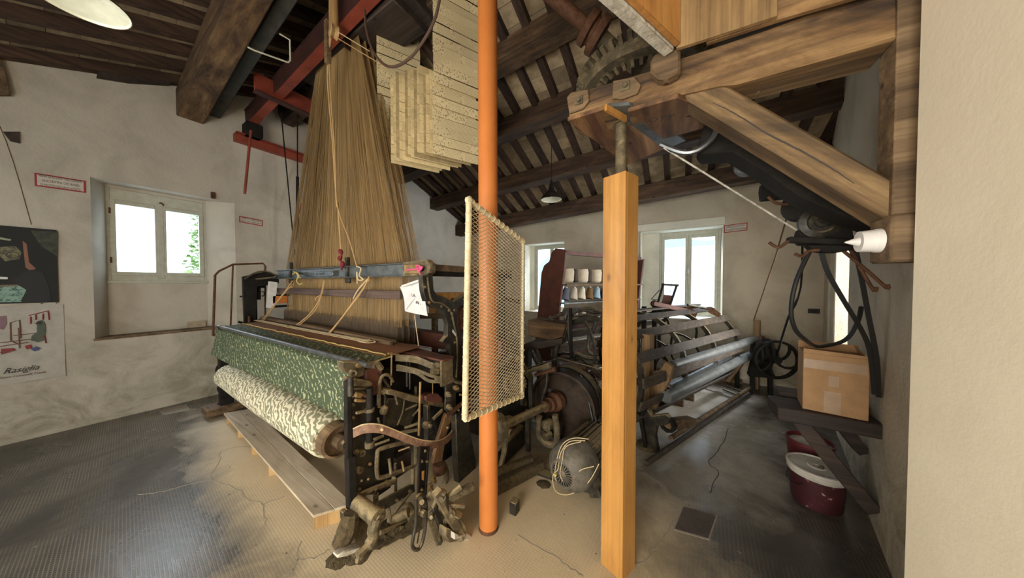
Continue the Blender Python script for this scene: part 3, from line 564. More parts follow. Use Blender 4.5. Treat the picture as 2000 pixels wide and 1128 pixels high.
dv = P('weft_fork_box', M().box(-4.86, -4.78, 1.30, 1.40, 1.38, 1.62).tube([(-4.82, 1.2, 1.43), (-4.82, 1.34, 1.43)], .012).tube([(-4.82, 1.35, 1.05), (-4.82, 1.35, 1.62)], .02).tube([(-4.82, 1.25, 1.55), (-4.82, 1.45, 1.55)], .016), m_black, bevel=.01)
for dy, dz in ((-.05, .06), (.04, .1), (-.03, -.05), (.05, -.04)): P('cog', M().gear((-4.76, 1.35 + dy, 1.50 + dz), (1, 0, 0), .032, .02, 10, .008, .008), m_black)
P('top_spring', M().tube(bez([PX(478, 545, -4.7), PX(500, 532, -4.65), PX(522, 530, -4.6), PX(540, 540, -4.5), PX(500, 545, -4.7)], 4), .012, 6), m_iron)
# breast beam, cloth, cloth roll
P('breast_beam', M().box(-4.72, -1.62, .955, 1.07, .90, 1.075), m_redw, bevel=.01)
tb = P('front_tube', M().cyl(PY(422, 636, .945), PY(720, 713, .935), .017, 16), m_steel)
P('tube_collar', M().cyl(PY(428, 638, .945), PY(432, 639, .945), .024, 12), m_iron, tb)
rl, rr_ = PY(447, 732, .90), PY(652, 853, .855)
P('cloth_roll', M().lathe(rl, rr_ - rl, [(.08, 0), (.115, .03), (.120, .5), (.124, 1.2), (.122, (rr_ - rl).length - .04), (.115, (rr_ - rl).length)], 40), m_roll)
dr = (rr_ - rl).normalized()
P('roll_end_disc', M().lathe(rr_, dr, [(.10, 0), (.10, .07), (.085, .075), (.085, .05), (.04, .05), (.04, .12)], 28), m_oldw); P('roll_axle', M().cyl(rl - dr * .2, rr_ + dr * .15, .022), m_iron)
rows = []
prof = [(1.19, 1.092), (1.15, 1.090), (1.10, 1.088), (1.02, 1.085), (.965, 1.078), (.943, 1.055), (.938, .98), (.922, .88), (.905, .80), (.89, .735)]
for j, (yy, zz) in enumerate(prof):
    f = max(0, j - 4) / 5
    rows.append([V((-4.62 + 2.93 * u - .06 * f * (1 if u > .5 else -1) * 0, yy + .006 * math.sin(9 * u + j) * f, zz + .004 * math.sin(14 * u) * (1 - f) + (rl.z - .60) * f * (1 - u) + (rr_.z - .63) * f * u)) for u in [i / 30 for i in range(31)]])
P('woven_cloth', M().sheet(rows, .004), m_green)
P('selvedge', M().tube(bez([r[-1] + V((0, -.003, .002)) for r in rows], 2), .005, 5), m_yell)
P('fell_fringe', M().tube([V((-4.6 + 2.88 * i / 60, 1.16 + random.uniform(-.006, .006), 1.108 + random.uniform(-.003, .004))) for i in range(61)], .005, 5), m_yell)
P('warp_sheet', M().sheet([[V((-4.62 + 2.9 * u, yy, zz)) for u in (0, .25, .5, .75, 1)] for yy, zz in ((1.15, 1.098), (1.30, 1.104), (1.46, 1.105), (1.60, 1.06))], .004), m_warp)
# sley with its long cap, drop cords, rods and shuttle boxes
P('sley_cap', M().bar((-4.86, 1.44, 1.135), (-1.98, 1.40, 1.118), .075, .04), m_oldw, bevel=.01)
P('sley_front', M().box(-4.8, -1.95, 1.372, 1.385, 1.085, 1.125), m_dark)
P('reed_cap', M().box(-2.3, -1.93, 1.36, 1.41, 1.05, 1.10), m_dark, bevel=.006)
for k, (dy, dz) in enumerate(((0, 0), (-.018, .0), (-.036, .003), (-.055, .0))): P('drop_cord', M().tube([(-4.66, 1.345 + dy, 1.125 + dz), (-3.4, 1.34 + dy, 1.118 + dz + .004), (-2.16, 1.335 + dy, 1.125 + dz)], .0032, 5), m_cord)
P('cord_loop', M().tube(bez([(-2.16, 1.345, 1.125), (-2.10, 1.32, 1.125), (-2.16, 1.28, 1.12), (-2.33, 1.30, 1.118), (-2.22, 1.35, 1.125)], 4), .004, 5), m_cord)
P('cord_knot', M().tube(bez([(-3.72, 1.35, 1.125), (-3.70, 1.30, 1.128), (-3.66, 1.29, 1.12), (-3.69, 1.34, 1.13)], 4), .006, 5), m_yell)
bxr = P('shuttle_box', M().bar((-1.96, 1.405, 1.085), (-1.36, 1.385, 1.075), .15, .016, w2=.10), m_redw, bevel=.004)
P('box_back', M().box(-1.96, -1.37, 1.44, 1.455, .93, 1.08), m_iron); P('box_end', M().box(-1.385, -1.37, 1.33, 1.45, .90, 1.075), m_irond, bevel=.003)
for (a, b, c, d_) in (((772, 695), (812, 698), (845, 711), (873, 713)), ((772, 701), (812, 705), (845, 717), (862, 719)), ((774, 714), (812, 722), (842, 733), (864, 739)), ((774, 720), (812, 727), (838, 743), (862, 744))):
    q = bez([PX(a[0], a[1], -1.62), PX(b[0], b[1], -1.54), PX(c[0], c[1], -1.46), PX(d_[0], d_[1], -1.42)], 5); m = M()
    for i in range(len(q) - 1): m.bar(q[i], q[i + 1] + (q[i + 1] - q[i]) * .05, .008, .022)
    P('box_spring', m, m_irond)
for a in ((860, 713), (860, 739), (851, 725)): P('spring_collar', M().cyl(PX(a[0] - 8, a[1], -1.41), PX(a[0] + 4, a[1], -1.40), .021, 12), m_irond)
P('picker_spindle', M().cyl(PX(765, 688, -1.6), PX(764, 752, -1.6), .005, 8).cyl(PX(758, 690, -1.6), PX(779, 692, -1.6), .006, 8), m_brass)
P('spindle_rod', M().cyl(PX(821, 745, -1.52), PX(818, 850, -1.52), .008, 8), m_brass); P('pin', M().cyl(PX(845, 745, -1.45), PX(845, 768, -1.45), .003, 6), m_brass)
# temple and front bracket
tmpl = P('temple', M().prism(pl([(670, 706), (713, 706), (714, 718), (712, 733), (700, 738), (672, 726), (668, 716)], -1.64), (-.06, 0, 0)), m_irond, bevel=.006)
P('temple_bolt', M().lathe(PX(701, 713, -1.63), (1, 0, 0), [(.016, -.01), (.014, .012)], 10), m_brass, tmpl)
P('temple_arm', M().cyl(PX(714, 713, -1.66), PX(735, 714, -1.60), .018, 10).cyl(PX(735, 706, -1.6), PX(745, 720, -1.6), .018, 8), m_irond)
P('pipe_end', M().ring(PX(689, 728, -1.60), V((1, -.4, .1)), .011, .019, .05, 14), m_irond)
P('front_bracket', M().prism(pl([(686, 738), (727, 744), (731, 750), (722, 757), (688, 752)], -1.60), (-.10, 0, 0)), m_irond, bevel=.008)
P('bracket_arm', M().prism(pl([(684, 759), (729, 757), (731, 766), (690, 775)], -1.60), (-.09, 0, 0)), m_iron, bevel=.006)
# near end frame
P('front_post', M().bar(PX(679, 742, -1.64), PX(681, 895, -1.64), .035, .035).bar(PX(684, 890, -1.64), PX(687, 990, -1.64), .045, .05), m_black, bevel=.006)
P('post_pipe', M().cyl(PX(684, 735, -1.57), PX(685, 772, -1.57), .016, 12), m_iron)
P('guide_pipe', M().cyl(PX(722, 757, -1.57), PX(722, 868, -1.57), .0185, 16), m_black); P('pipe_clamp', M().cyl(PX(722, 797, -1.57), PX(722, 803, -1.57), .026, 14).bar(PX(696, 806, -1.57), PX(722, 800, -1.57), .018, .012).cyl(PX(722, 862, -1.57), PX(722, 872, -1.57), .027, 14), m_irond)
P('bronze_bush', M().bar(PX(693, 781, -1.58), PX(713, 782, -1.58), .02, .018).bar(PX(694, 769, -1.58), PX(706, 772, -1.58), .025, .03), m_brass, bevel=.004)
P('web_plate', plate([(680, 775), (722, 775), (724, 830), (733, 868), (735, 900), (733, 940), (772, 935), (776, 942), (735, 965), (700, 968), (684, 960), (682, 880)], -1.68, .02), m_iron, bevel=.004)
P('window_rib', M().tube(bez(pl([(737, 884), (741, 877), (770, 868), (805, 862), (811, 866), (812, 885), (811, 904), (804, 911), (770, 924), (744, 932), (737, 927), (736, 905)], -1.64) + pl([(737, 884)], -1.64), 3), .014, 8), m_irond)
for a in ((702, 917), (706, 884)): P('boss', M().ring(PX(*a, -1.67), (1, 0, 0), .008, .02, .03, 14), m_irond)
for a in ((706, 938), (719, 935)): P('bolt_hole', M().lathe(PX(*a, -1.672), (1, 0, 0), [(.007, -.002), (.006, .004)], 8), m_cord)
P('lower_rib', M().tube(bez(pl([(695, 972), (712, 962), (745, 948), (765, 940), (772, 932)], -1.65), 4), .018, 8).tube(pl([(772, 905), (773, 962)], -1.66), .010, 8), m_irond)
P('tie_bar', plate([(733, 983), (810, 942), (811, 960), (738, 1004)], -1.60, .015), m_iron, bevel=.003)
P('base_rail', M().bar(PX(690, 1062, -1.62), PX(812, 1000, -1.62), .07, .07), m_grime, bevel=.01)
P('base_lint', M().sheet([[PZ(650 + 170 * u, 1096 - 78 * u + 22 * v_ - 6, .004) + V((random.uniform(-.012, .012), random.uniform(-.012, .012), .03 * random.random() * (1 - v_))) for u in [i / 24 for i in range(25)]] for v_ in (0, .2, .4, .7, 1)], .006), m_grime)
sh0 = PX(689, 975, -1.66)
P('treadle_shaft', M().cyl(sh0, PX(737, 1010, -1.44), .042, 20), m_irond, bevel=0); P('shaft_cap', M().lathe(PX(737, 1010, -1.44), (1, 0, 0), [(.046, -.03), (.046, .012), (.022, .018), (.022, .028)], 16), m_irond)
P('crank_arm', M().tube(bez(pl([(735, 1010), (730, 1030), (728, 1050), (716, 1068), (698, 1084)], -1.44), 4), [.034] * 6 + [.03] * 6 + [.02] * 5, 10), m_irond)
P('crank_toe', M().tube(pl([(708, 1075), (702, 1092), (697, 1094)], -1.46), .014, 8), m_irond)
P('pale_wooden_treadle', M().prism(pl([(658, 1086), (672, 1076), (704, 1066), (706, 1074), (680, 1086), (660, 1090)], -1.50), (-.05, 0, 0)), m_whtw, bevel=.006)
P('foot_casting', M().tube(bez(pl([(686, 1000), (680, 1030), (668, 1056), (655, 1072)], -1.58), 3), [.04, .045, .05, .055, .055, .05, .05, .045, .04, .035], 8).box(-1.66, -1.58, .86, .95, .0, .22), m_grime)
P('foot_lug', plate([(672, 1003), (680, 998), (692, 1010), (686, 1022), (673, 1020)], -1.60, .05), m_iron, bevel=.004)
for z in range(6): P('coil_spring', M().ring(PX(734, 965 + z * 3.4, -1.60), (0, .1, 1), .010, .016, .006, 12), m_irond)
P('spring_stem', M().cyl(PX(734, 955, -1.60), PX(735, 992, -1.60), .006, 8), m_iron)
P('roller', M().cyl(PX(760, 1018, -1.62), PX(798, 1000, -1.52), .028, 14).cyl(PX(795, 990, -1.6), PX(808, 1010, -1.5), .035, 14), m_irond)
P('roller_bar', M().cyl(PX(742, 1040, -1.56), PX(812, 1010, -1.56), .014, 10), m_irond)
P('brace', M().bar(PX(770, 1002, -1.58), PX(805, 958, -1.60), .012, .014), m_irond)
# slotted lever and picking stick
P('lever_channel', M().prism(pl([(820, 872), (838, 872), (832, 968), (816, 968)], -1.46), (-.012, 0, 0)).bar(PX(821, 872, -1.45), PX(817, 968, -1.45), .010, .012).bar(PX(837, 872, -1.45), PX(831, 968, -1.45), .010, .012), m_black)
P('channel_nail', M().lathe(PX(830, 880, -1.45), (1, 0, 0), [(.010, 0), (.007, .01)], 10), m_irond); P('yellow_mark', plate([(824, 920), (829, 918), (828, 938), (824, 936)], -1.449, .002), m_orange)
sl = [(813, 972), (820, 965), (828, 968), (832, 985), (832, 1010), (829, 1040), (822, 1066), (814, 1073), (806, 1068), (806, 1055), (811, 1030), (813, 1010)]
P('slotted_lever', M().tube(bez(pl(sl, -1.29) + pl(sl[:1], -1.29), 3), .010, 8).tube(bez(pl([(822, 975), (823, 1000), (820, 1030), (815, 1060)], -1.295), 3), .005, 6), m_iron)
P('lever_pin', M().cyl(PX(828, 985, -1.48), PX(824, 980, -1.27), .014, 10).lathe(PX(828, 1002, -1.28), (1, 0, 0), [(.02, -.03), (.018, .01)], 10), m_irond)
q = bez([PX(a, b, x) for a, b, x in ((690, 846, -1.60), (708, 838, -1.56), (726, 836, -1.53), (745, 838, -1.51), (765, 845, -1.50), (795, 857, -1.48), (822, 866, -1.47), (848, 868, -1.47), (868, 862, -1.50), (882, 848, -1.54), (889, 832, -1.58))], 5)
def strap(name, q, w_, th, mat, par=loom):
    rows = [[p + V((0, 0, -w_ / 2)), p + V((0, 0, w_ / 2))] for p in q]; return M().sheet(rows, th).build(name, mat, par)
strap('check_strap', q, .05, .006, m_leather); P('strap_edge', M().tube([p + V((0, 0, .027)) for p in q], .004, 6), m_cord)
for p_ in (q[15], q[48]): P('rivet', M().lathe(p_ + V((.006, 0, 0)), (1, -.4, 0), [(.010, -.004), (.007, .006)], 10), m_cord)
P('picking_stick', plate([(872, 806), (886, 806), (872, 850), (864, 900), (846, 905), (858, 850)], -1.56, .035), m_pine if False else wood('stick_wood', (.15, .075, .03), (.32, .18, .085), 'z', .6, 20), bevel=.005)
P('stick_bolt', M().lathe(PX(874, 834, -1.555), (1, 0, 0), [(.014, 0), (.009, .012)], 10), m_brass)
P('stick_shoe', M().lathe(PX(858, 915, -1.60), (0, 0, 1), [(.05, -.03), (.052, .04), (.045, .045)], 14), m_rust, bevel=.004)
for a in ((846, 935), (840, 951)): P('bronze_stud', M().lathe(PX(*a, -1.56), (1, -.3, 0), [(.024, -.01), (.024, 0), (.012, .004), (.012, .04)], 12), m_brass)
P('rocker', M().tube(bez(pl([(866, 905), (872, 925), (866, 950), (852, 965)], -1.60), 3), .022, 8), m_irond)
for a, b, r, mt in (((838, 962), (892, 1035), .030, m_irond), ((850, 960), (878, 1010), .018, m_iron), ((870, 985), (905, 1030), .014, m_irond), ((862, 975), (842, 1010), .010, m_iron), ((850, 1000), (860, 1060), .012, m_iron), ((846, 985), (900, 985), .012, m_irond), ((880, 970), (915, 950), .022, m_grime)):
    P('link_rod', M().cyl(PX(*a, -1.42), PX(*b, -1.19), r, 10), mt)
P('treadle_toe', M().prism(pl([(888, 1040), (898, 1046), (912, 1040), (925, 1048), (918, 1056), (900, 1050), (888, 1054)], -1.11), (-.04, 0, 0)), m_lid, bevel=.004)
P('treadle_block', M().prism(pl([(872, 1030), (900, 1040), (898, 1056), (880, 1060), (870, 1048)], -1.14), (-.06, 0, 0)), m_irond, bevel=.006)
# mechanism behind the near frame
P('bearing_plate', plate([(757, 762), (765, 760), (800, 770), (866, 785), (866, 796), (800, 783), (770, 772), (757, 770)], -1.56, .12), m_irond, bevel=.004)
P('oil_cushion', M().prism(pl([(832, 774), (840, 768), (855, 768), (865, 778), (864, 786), (850, 788), (832, 782)], -1.50), (-.06, 0, 0)), m_redw, bevel=.004)
cp = M()
for dx, x in ((0, -1.64), (28, -1.66)):
    o_ = [(758 + dx, 778), (752 + dx, 800), (750 + dx, 828), (772 + dx, 834), (782 + dx, 812), (790 + dx, 778)]; cp.prism(pl(o_, x), (-.015, 0, 0))
P('brake_band', cp, m_iron, bevel=.003)
P('band_edge', M().tube(bez(pl([(790, 778), (786, 805), (776, 830)], -1.63), 3), .006, 6), m_irond)
P('vertical_guide', M().bar(PX(833, 790, -1.58), PX(835, 860, -1.58), .05, .03), m_iron, bevel=.004)
P('clevis', M().bar(PX(846, 818, -1.54), PX(864, 800, -1.54), .014, .02).lathe(PX(836, 830, -1.54), (1, 0, 0), [(.026, -.03), (.026, .005), (.013, .01), (.013, .03)], 14), m_irond)
for a, b, r in (((790, 835), (818, 826), .010), ((780, 845), (820, 838), .012), ((806, 812), (820, 796), .007), ((715, 875), (760, 858), .008), ((700, 700), (745, 735), .009), ((745, 735), (762, 760), .010), ((795, 700), (795, 755), .008), ((738, 740), (738, 790), .007), ((752, 740), (752, 795), .008)):
    P('link_rod', M().cyl(PX(*a, -1.66), PX(*b, -1.62), r, 8), m_irond if a[1] > 790 else m_iron)
P('yoke', M().tube(bez(pl([(741, 795), (741, 750), (748, 733), (760, 733), (768, 745)], -1.60), 4), .010, 8), m_irond)
P('ball_joint', M().lathe(PX(750, 800, -1.60), (.3, 0, 1), [(.002, -.035), (.022, -.02), (.026, 0), (.022, .02), (.002, .035)], 12), m_irond)
P('worm_box', plate([(720, 718), (748, 726), (760, 738), (750, 752), (722, 742)], -1.72, .08), m_black, bevel=.005)
P('inner_frame', M().prism([(-1.74, 1.1, .15), (-1.74, 1.1, 1.0), (-1.74, 1.5, 1.05), (-1.74, 1.95, .95), (-1.74, 2.0, .05), (-1.74, 1.7, .05), (-1.74, 1.6, .55), (-1.74, 1.25, .5), (-1.74, 1.2, .15)], (-.04, 0, 0)), m_black, bevel=.005)
P('end_column', M().prism(pl([(889, 765), (905, 762), (930, 900), (930, 985), (900, 985), (893, 900)], -1.5), (-.06, 0, 0)), m_iron, bevel=.006)
P('side_lever', M().tube(bez(pl([(874, 716), (880, 735), (893, 746), (908, 748)], -1.48), 4), .014, 8), m_irond)
for a in ((879, 734), (891, 757), (876, 770), (878, 795)): P('stud', M().lathe(PX(*a, -1.46), (1, -.3, 0), [(.020, -.02), (.020, 0), (.011, .003), (.011, .025)], 12), m_brass if a[0] > 880 else m_irond)
P('side_plate', plate([(872, 718), (905, 750), (905, 800), (885, 812), (870, 800)], -1.50, .02), m_iron, bevel=.004)
P('lower_link', M().bar(PX(872, 812, -1.48), PX(905, 785, -1.48), .016, .03), m_rust)
P('cam_disc', M().lathe(PX(913, 622, -1.70), (1, 0, 0), [(.14, -.03), (.15, -.02), (.15, .02), (.13, .03), (.06, .02), (.05, .05)], 30), m_rust)
# left end frame
P('end_frame', M().box(-4.78, -4.70, .98, 1.10, .12, 1.0).box(-4.80, -4.70, 1.3, 1.9, .1, .95).box(-4.78, -4.74, 1.0, 1.4, .55, 1.02), m_black, bevel=.01)
P('foot_beam', M().box(-4.90, -4.66, .86, 1.25, .03, .13), m_oldw, bevel=.015)
P('frame_scroll', M().tube(bez([PX(a, b, -4.78) for a, b in ((432, 668), (424, 690), (433, 705), (425, 722), (434, 745), (440, 752), (428, 756), (436, 775), (428, 790))], 4), .022, 8), m_black)
P('block', M().prism([PX(a, b, -4.70) for a, b in ((422, 650), (432, 647), (440, 655), (440, 668), (425, 668))], (-.08, 0, 0)), m_redw, bevel=.004)
for a, b, r, mt in (((450, 638), (490, 634), .02, m_rust), ((465, 628), (520, 640), .014, m_black), ((487, 618), (487, 630), .014, m_rust), ((455, 645), (500, 648), .016, m_irond), ((498, 638), (504, 645), .026, m_oldw)):
    P('shuttle_gear', M().cyl(PX(*a, -4.72), PX(*b, -4.66), r, 10), mt)
P('dark_filler_beam', M().box(-4.7, -1.7, 1.22, 1.34, .22, .36), m_dark); P('rear_low_beam', M().box(-4.7, -1.5, 2.1, 2.2, .12, .3), m_dark)  # front dark cross beam added to keep the space behind the roll dark
P('warp_beam', M().cyl((-4.6, 2.35, .55), (-1.9, 2.35, .55), .2, 28), m_thdark)
P('dark_backing', M().box(-4.6, -1.8, 1.45, 1.47, .35, .98), m_black)  # black sheet added in place of the shade behind the cloth roll
P('rear_frame', M().box(-4.8, -4.7, 2.3, 2.45, 0, 1.0), m_black)
# drive side behind the pole
P('drive_base', M().bar(PZ(965, 952, .05), PZ(1058, 905, .05), .08, .10).bar(PZ(960, 925, .13), PZ(1040, 893, .13), .05, .05), m_grime, bevel=.01)
P('drive_bracket', M().tube(bez([PX(a, b, -1.22) for a, b in ((985, 815), (988, 850), (984, 885), (975, 918))], 3), .022, 8).tube(bez([PX(a, b, -1.15) for a, b in ((968, 812), (982, 818), (985, 845))], 3), .03, 8), m_irond)
g1 = PX(992, 845, -1.35); P('spur_gear', M().gear(g1, (1, .1, 0), .135, .05, 34, .014, .012).lathe(g1, (1, .1, 0), [(.05, -.04), (.05, .04)], 12), m_irond)
g2 = PX(1005, 748, -1.15); P('bevel_gear', M().gear(g2, (.6, -.8, 0), .085, .05, 22, .012, .011).lathe(g2, (.6, -.8, 0), [(.05, -.02), (.04, .05), (.02, .06)], 14), m_irond)
s0, s1 = PX(978, 833, -1.18), PY(1078, 787, 2.42)
P('main_shaft', M().cyl(s0, s1, .034, 18), m_irond)
P('shaft_hub', M().lathe(s1, (s1 - s0), [(.05, -.12), (.05, -.06), (.065, -.05), (.065, 0), (.09, .03), (.09, .10)], 18), m_rust)
P('shaft_flange', M().lathe(s0, (s1 - s0), [(.09, -.03), (.09, 0), (.06, .02)], 18), m_irond)
wc = PY(1098, 790, 2.56)
fw = P('fly_pulley', M().lathe(wc, (0, 1, 0), [(.03, -.02), (.20, .0), (.30, -.01), (.315, -.05), (.335, -.05), (.335, .09), (.10, .09)], 48), m_rust if False else mottled('rim_iron', [(.3, (.018, .013, .010)), (.7, (.075, .048, .030))], 8, .4, .4, .15, 40))
P('second_pulley', M().lathe(wc + V((.0, .14, 0)), (0, 1, 0), [(.02, 0), (.335, 0), (.335, .09), (.02, .09)], 48), m_iron)
P('pulley_hole', M().lathe(wc + V((-.13, -.012, .12)), (0, 1, 0), [(.022, -.008), (.022, .005)], 14), m_blue)
P('brake_lever', M().tube(bez([PY(a, b, 2.36) for a, b in ((1068, 725), (1067, 750), (1060, 772), (1058, 788))], 4), .018, 8), m_iron)
P('yoke_casting', M().tube(bez([PY(a, b, 2.34) for a, b in ((1053, 812), (1052, 845), (1062, 862), (1082, 868), (1088, 850), (1084, 810))], 4), .03, 10), m_irond)
P('clutch', M().lathe(PY(1073, 827, 2.38), (.2, 1, 0), [(.02, -.08), (.05, -.06), (.055, .0), (.03, .05)], 14).lathe(PY(1070, 850, 2.36), (.2, 1, 0), [(.03, -.05), (.035, .03)], 12), m_irond, bevel=0)
for a, b in (((1020, 735), (1020, 790)), ((1036, 735), (1038, 800)), ((1030, 800), (1032, 880))): P('upright', M().bar(PY(*a, 2.2), PY(*b, 2.2), .035, .03), m_iron)
P('drive_casting', M().box(-1.50, -1.42, 1.9, 2.6, .0, .85).box(-1.40, -1.28, 1.75, 2.35, .02, .22), m_iron, bevel=.02)
for a, b in (((1022, 728), (1075, 712)), ((1045, 732), (1085, 720))): P('handle_roll', M().tube([PY(*a, 2.3), PY(*b, 2.3)], [.016, .022], 10), m_rust if a[0] == 1045 else m_irond)
P('side_frame', M().bar(PX(1038, 738, -1.25), PX(1010, 700, -1.25), .03, .05).bar(PX(1016, 760, -1.25), PX(1028, 790, -1.25), .02, .03), m_irond)
P('drive_belt', M().tube([PY(1128, 735, 2.62), PY(1145, 760, 2.60), PY(1166, 860, 2.45)], .010, 6).tube([PY(1134, 732, 2.64), PY(1150, 757, 2.62), PY(1172, 855, 2.46)], .010, 6), m_rubber)
# cords tied from the rail to the sley, tags and knots
def rope(pts, r, mat, par, name='tie_cord', n=5): return M().tube(bez(pts, n), r, 6).build(name, mat, par)
rope([PY(572, 548, 1.50), PY(562, 562, 1.45), PY(540, 590, 1.4), PY(508, 630, 1.36)], .007, m_rope, loom); rope([PY(575, 549, 1.50), PY(572, 560, 1.45), PY(560, 567, 1.42), PY(510, 632, 1.36)], .005, m_rope, loom)
rope([PY(633, 547, 1.50), PY(628, 572, 1.46), PY(620, 592, 1.43), PY(604, 614, 1.4), PY(580, 634, 1.36)], .007, m_rope, loom); rope([PY(635, 548, 1.5), PY(627, 580, 1.44), PY(614, 608, 1.4), PY(584, 635, 1.36)], .005, m_rope, loom)
rope([PY(628, 575, 1.44), PY(617, 582, 1.43), PY(617, 587, 1.43)], .006, m_rope, loom)
rope([PY(721, 540, 1.50), PY(712, 560, 1.47), PY(695, 583, 1.44), PY(660, 630, 1.38), PY(630, 663, 1.33)], .008, m_rope, loom); rope([PY(722, 545, 1.5), PY(705, 572, 1.46), PY(690, 592, 1.43), PY(634, 664, 1.33)], .006, m_rope, loom)
rope([PY(690, 583, 1.44), PY(700, 565, 1.46), PY(718, 545, 1.49)], .006, m_cord, loom)
rope([PY(575, 530, 1.54), PY(583, 538, 1.50), PY(580, 548, 1.5), PY(586, 555, 1.49), PY(590, 553, 1.49)], .010, m_yell, loom, 'cord_bow'); rope([PY(572, 535, 1.54), PY(580, 532, 1.5), PY(586, 542, 1.49)], .010, m_yell, loom, 'cord_bow')
rope([PY(810, 616, 1.55), PY(813, 640, 1.55), PY(819, 684, 1.5)], .004, m_cord, loom)
P('wire', M().tube([PY(880, 672, 1.8), PY(838, 700, 1.8)], .003, 5), m_steel)
# ---- sheets of paper hanging on the loom
def sheet_paper(name, label, quad, y, fold=None, par=None):
    a, b, c, d = [PY(*p, y) for p in quad]; rows = []
    for i in range(9):
        v_ = i / 8; rows.append([(a + (b - a) * u) * (1 - v_) + (d + (c - d) * u) * v_ + V((0, .012 * math.sin(u * 3 + v_ * 4), 0)) for u in [j / 8 for j in range(9)]])
    return M().sheet(rows, .002).build(name, m_paper, None, label, 'paper') if label else M().sheet(rows, .002).build(name, m_paper, par)
pg = thing('paper_notes', 'creased white paper notes tied with a pink ribbon at the loom rail end', 'paper', PY(812, 560, 1.45))
s_ = sheet_paper('sheet', None, ((781, 560), (826, 545), (834, 617), (793, 607)), 1.47, par=pg)
M().prism([PY(a, b, 1.445) for a, b in ((802, 563), (824, 546), (834, 612))], (0, .002, 0)).build('folded_corner', m_paper, pg); M().prism([PY(a, b, 1.45) for a, b in ((792, 605), (809, 582), (806, 584), (790, 604))], (0, .004, 0)).build('folded_edge', m_paper, pg)
M().prism([PY(a, b, 1.449) for a, b in ((784, 557), (824, 543), (825, 547), (783, 561))], (0, .002, 0)).build('header_strip', m_paper, pg)
text('LAVORI', .034, PY(804, 576, 1.452), (1, 0, -.10), (.05, 0, 1), m_ink, s_, align='LEFT'); text('IN TELA', .034, PY(812, 590, 1.452), (1, 0, -.15), (.05, 0, 1), m_ink, s_, align='LEFT')
rb = M(); rb.tube(bez([PY(793, 527, 1.47), PY(806, 526, 1.46), PY(817, 524, 1.45), PY(820, 519, 1.45), PY(812, 519, 1.45), PY(817, 526, 1.45), PY(822, 538, 1.45), PY(825, 545, 1.45)], 4), .006, 6); rb.tube(bez([PY(817, 524, 1.45), PY(825, 521, 1.45), PY(818, 529, 1.45), PY(815, 523, 1.44)], 4), .008, 6)
rb.build('ribbon', m_pink, pg)
pp = thing('paper_sheets', 'white paper sheets in plastic hanging at the left end of the loom', 'paper', PX(530, 575, -4.55))
for dx in (0, 3): M().prism([PX(a + dx, b, -4.6 + dx * .006) for a, b in ((524, 549), (539, 551), (532, 602), (519, 600))], (.002, 0, 0)).build('sheet', m_paper, pp)
# ---- hanging rope with wooden pulley
hp = thing('rope_pulley', 'wooden pulley block on a round hanger in front of the red beam', 'pulley', PY(652, 60, 1.42))
c = PY(652, 62, 1.42); M().lathe(c, (.2, 1, 0), [(.008, -.03), (.06, -.03), (.045, 0), (.06, .03), (.008, .03)], 20).build('sheave', m_rope, hp); M().cyl(c + V((0, .0, 0)), c + V((.0, 0, .9)), .04, 14).build('hanger', m_pine, hp)
M().bar(c + V((-.12, 0, .16)), c + V((-.12, 0, -.25)), .05, .04).build('cheek', m_oldw, hp)
hr = thing('hanging_rope', 'long thin rope hanging from the pulley down to the loom, with a maroon tassel', 'rope', PY(665, 490, 1.5))
M().tube(bez([c + V((-.05, 0, 0)), PY(640, 150, 1.45), PY(650, 280, 1.48), PY(658, 400, 1.5), PY(660, 398, 1.5), PY(666, 490, 1.5)], 5), .008, 6).build('cord', m_rope, hr)
M().tube(bez([c + V((-.08, 0, 0)), PY(644, 150, 1.44), PY(654, 300, 1.47), PY(659, 400, 1.49), PY(683, 470, 1.5), PY(697, 520, 1.5)], 5), .006, 6).build('cord', m_rope, hr)
M().tube(bez([PY(697, 520, 1.49), PY(705, 524, 1.48), PY(702, 538, 1.48), PY(710, 545, 1.48), PY(700, 546, 1.48), PY(697, 530, 1.48), PY(698, 554, 1.48)], 5), .007, 6).build('knot', m_cord, hr)
M().tube(bez([PY(664, 488, 1.5), PY(667, 498, 1.49), PY(663, 506, 1.5), PY(669, 514, 1.49), PY(667, 526, 1.5)], 5), [.016 + .008 * math.sin(i * .9) for i in range(21)], 8).build('tassel', m_maroon, hr)
for a, b in (((656, 60), (722, 100)), ((655, 72), (760, 135))): M().tube([PY(*a, 1.42), PY(*b, 1.6)], .004, 5).build('side_cord', m_cord if a[1] == 60 else m_rope, hr)
M().tube(bez([PY(712, 20, 1.5), PY(716, 60, 1.5), PY(728, 98, 1.5), PY(748, 124, 1.5), PY(772, 130, 1.5), PY(802, 112, 1.5), PY(830, 75, 1.5), PY(850, 35, 1.5), PY(860, -10, 1.5)], 6), .011, 8).build('looped_hose', m_cab, None, 'brown hose hanging in a big loop before the punched cards', 'hose')
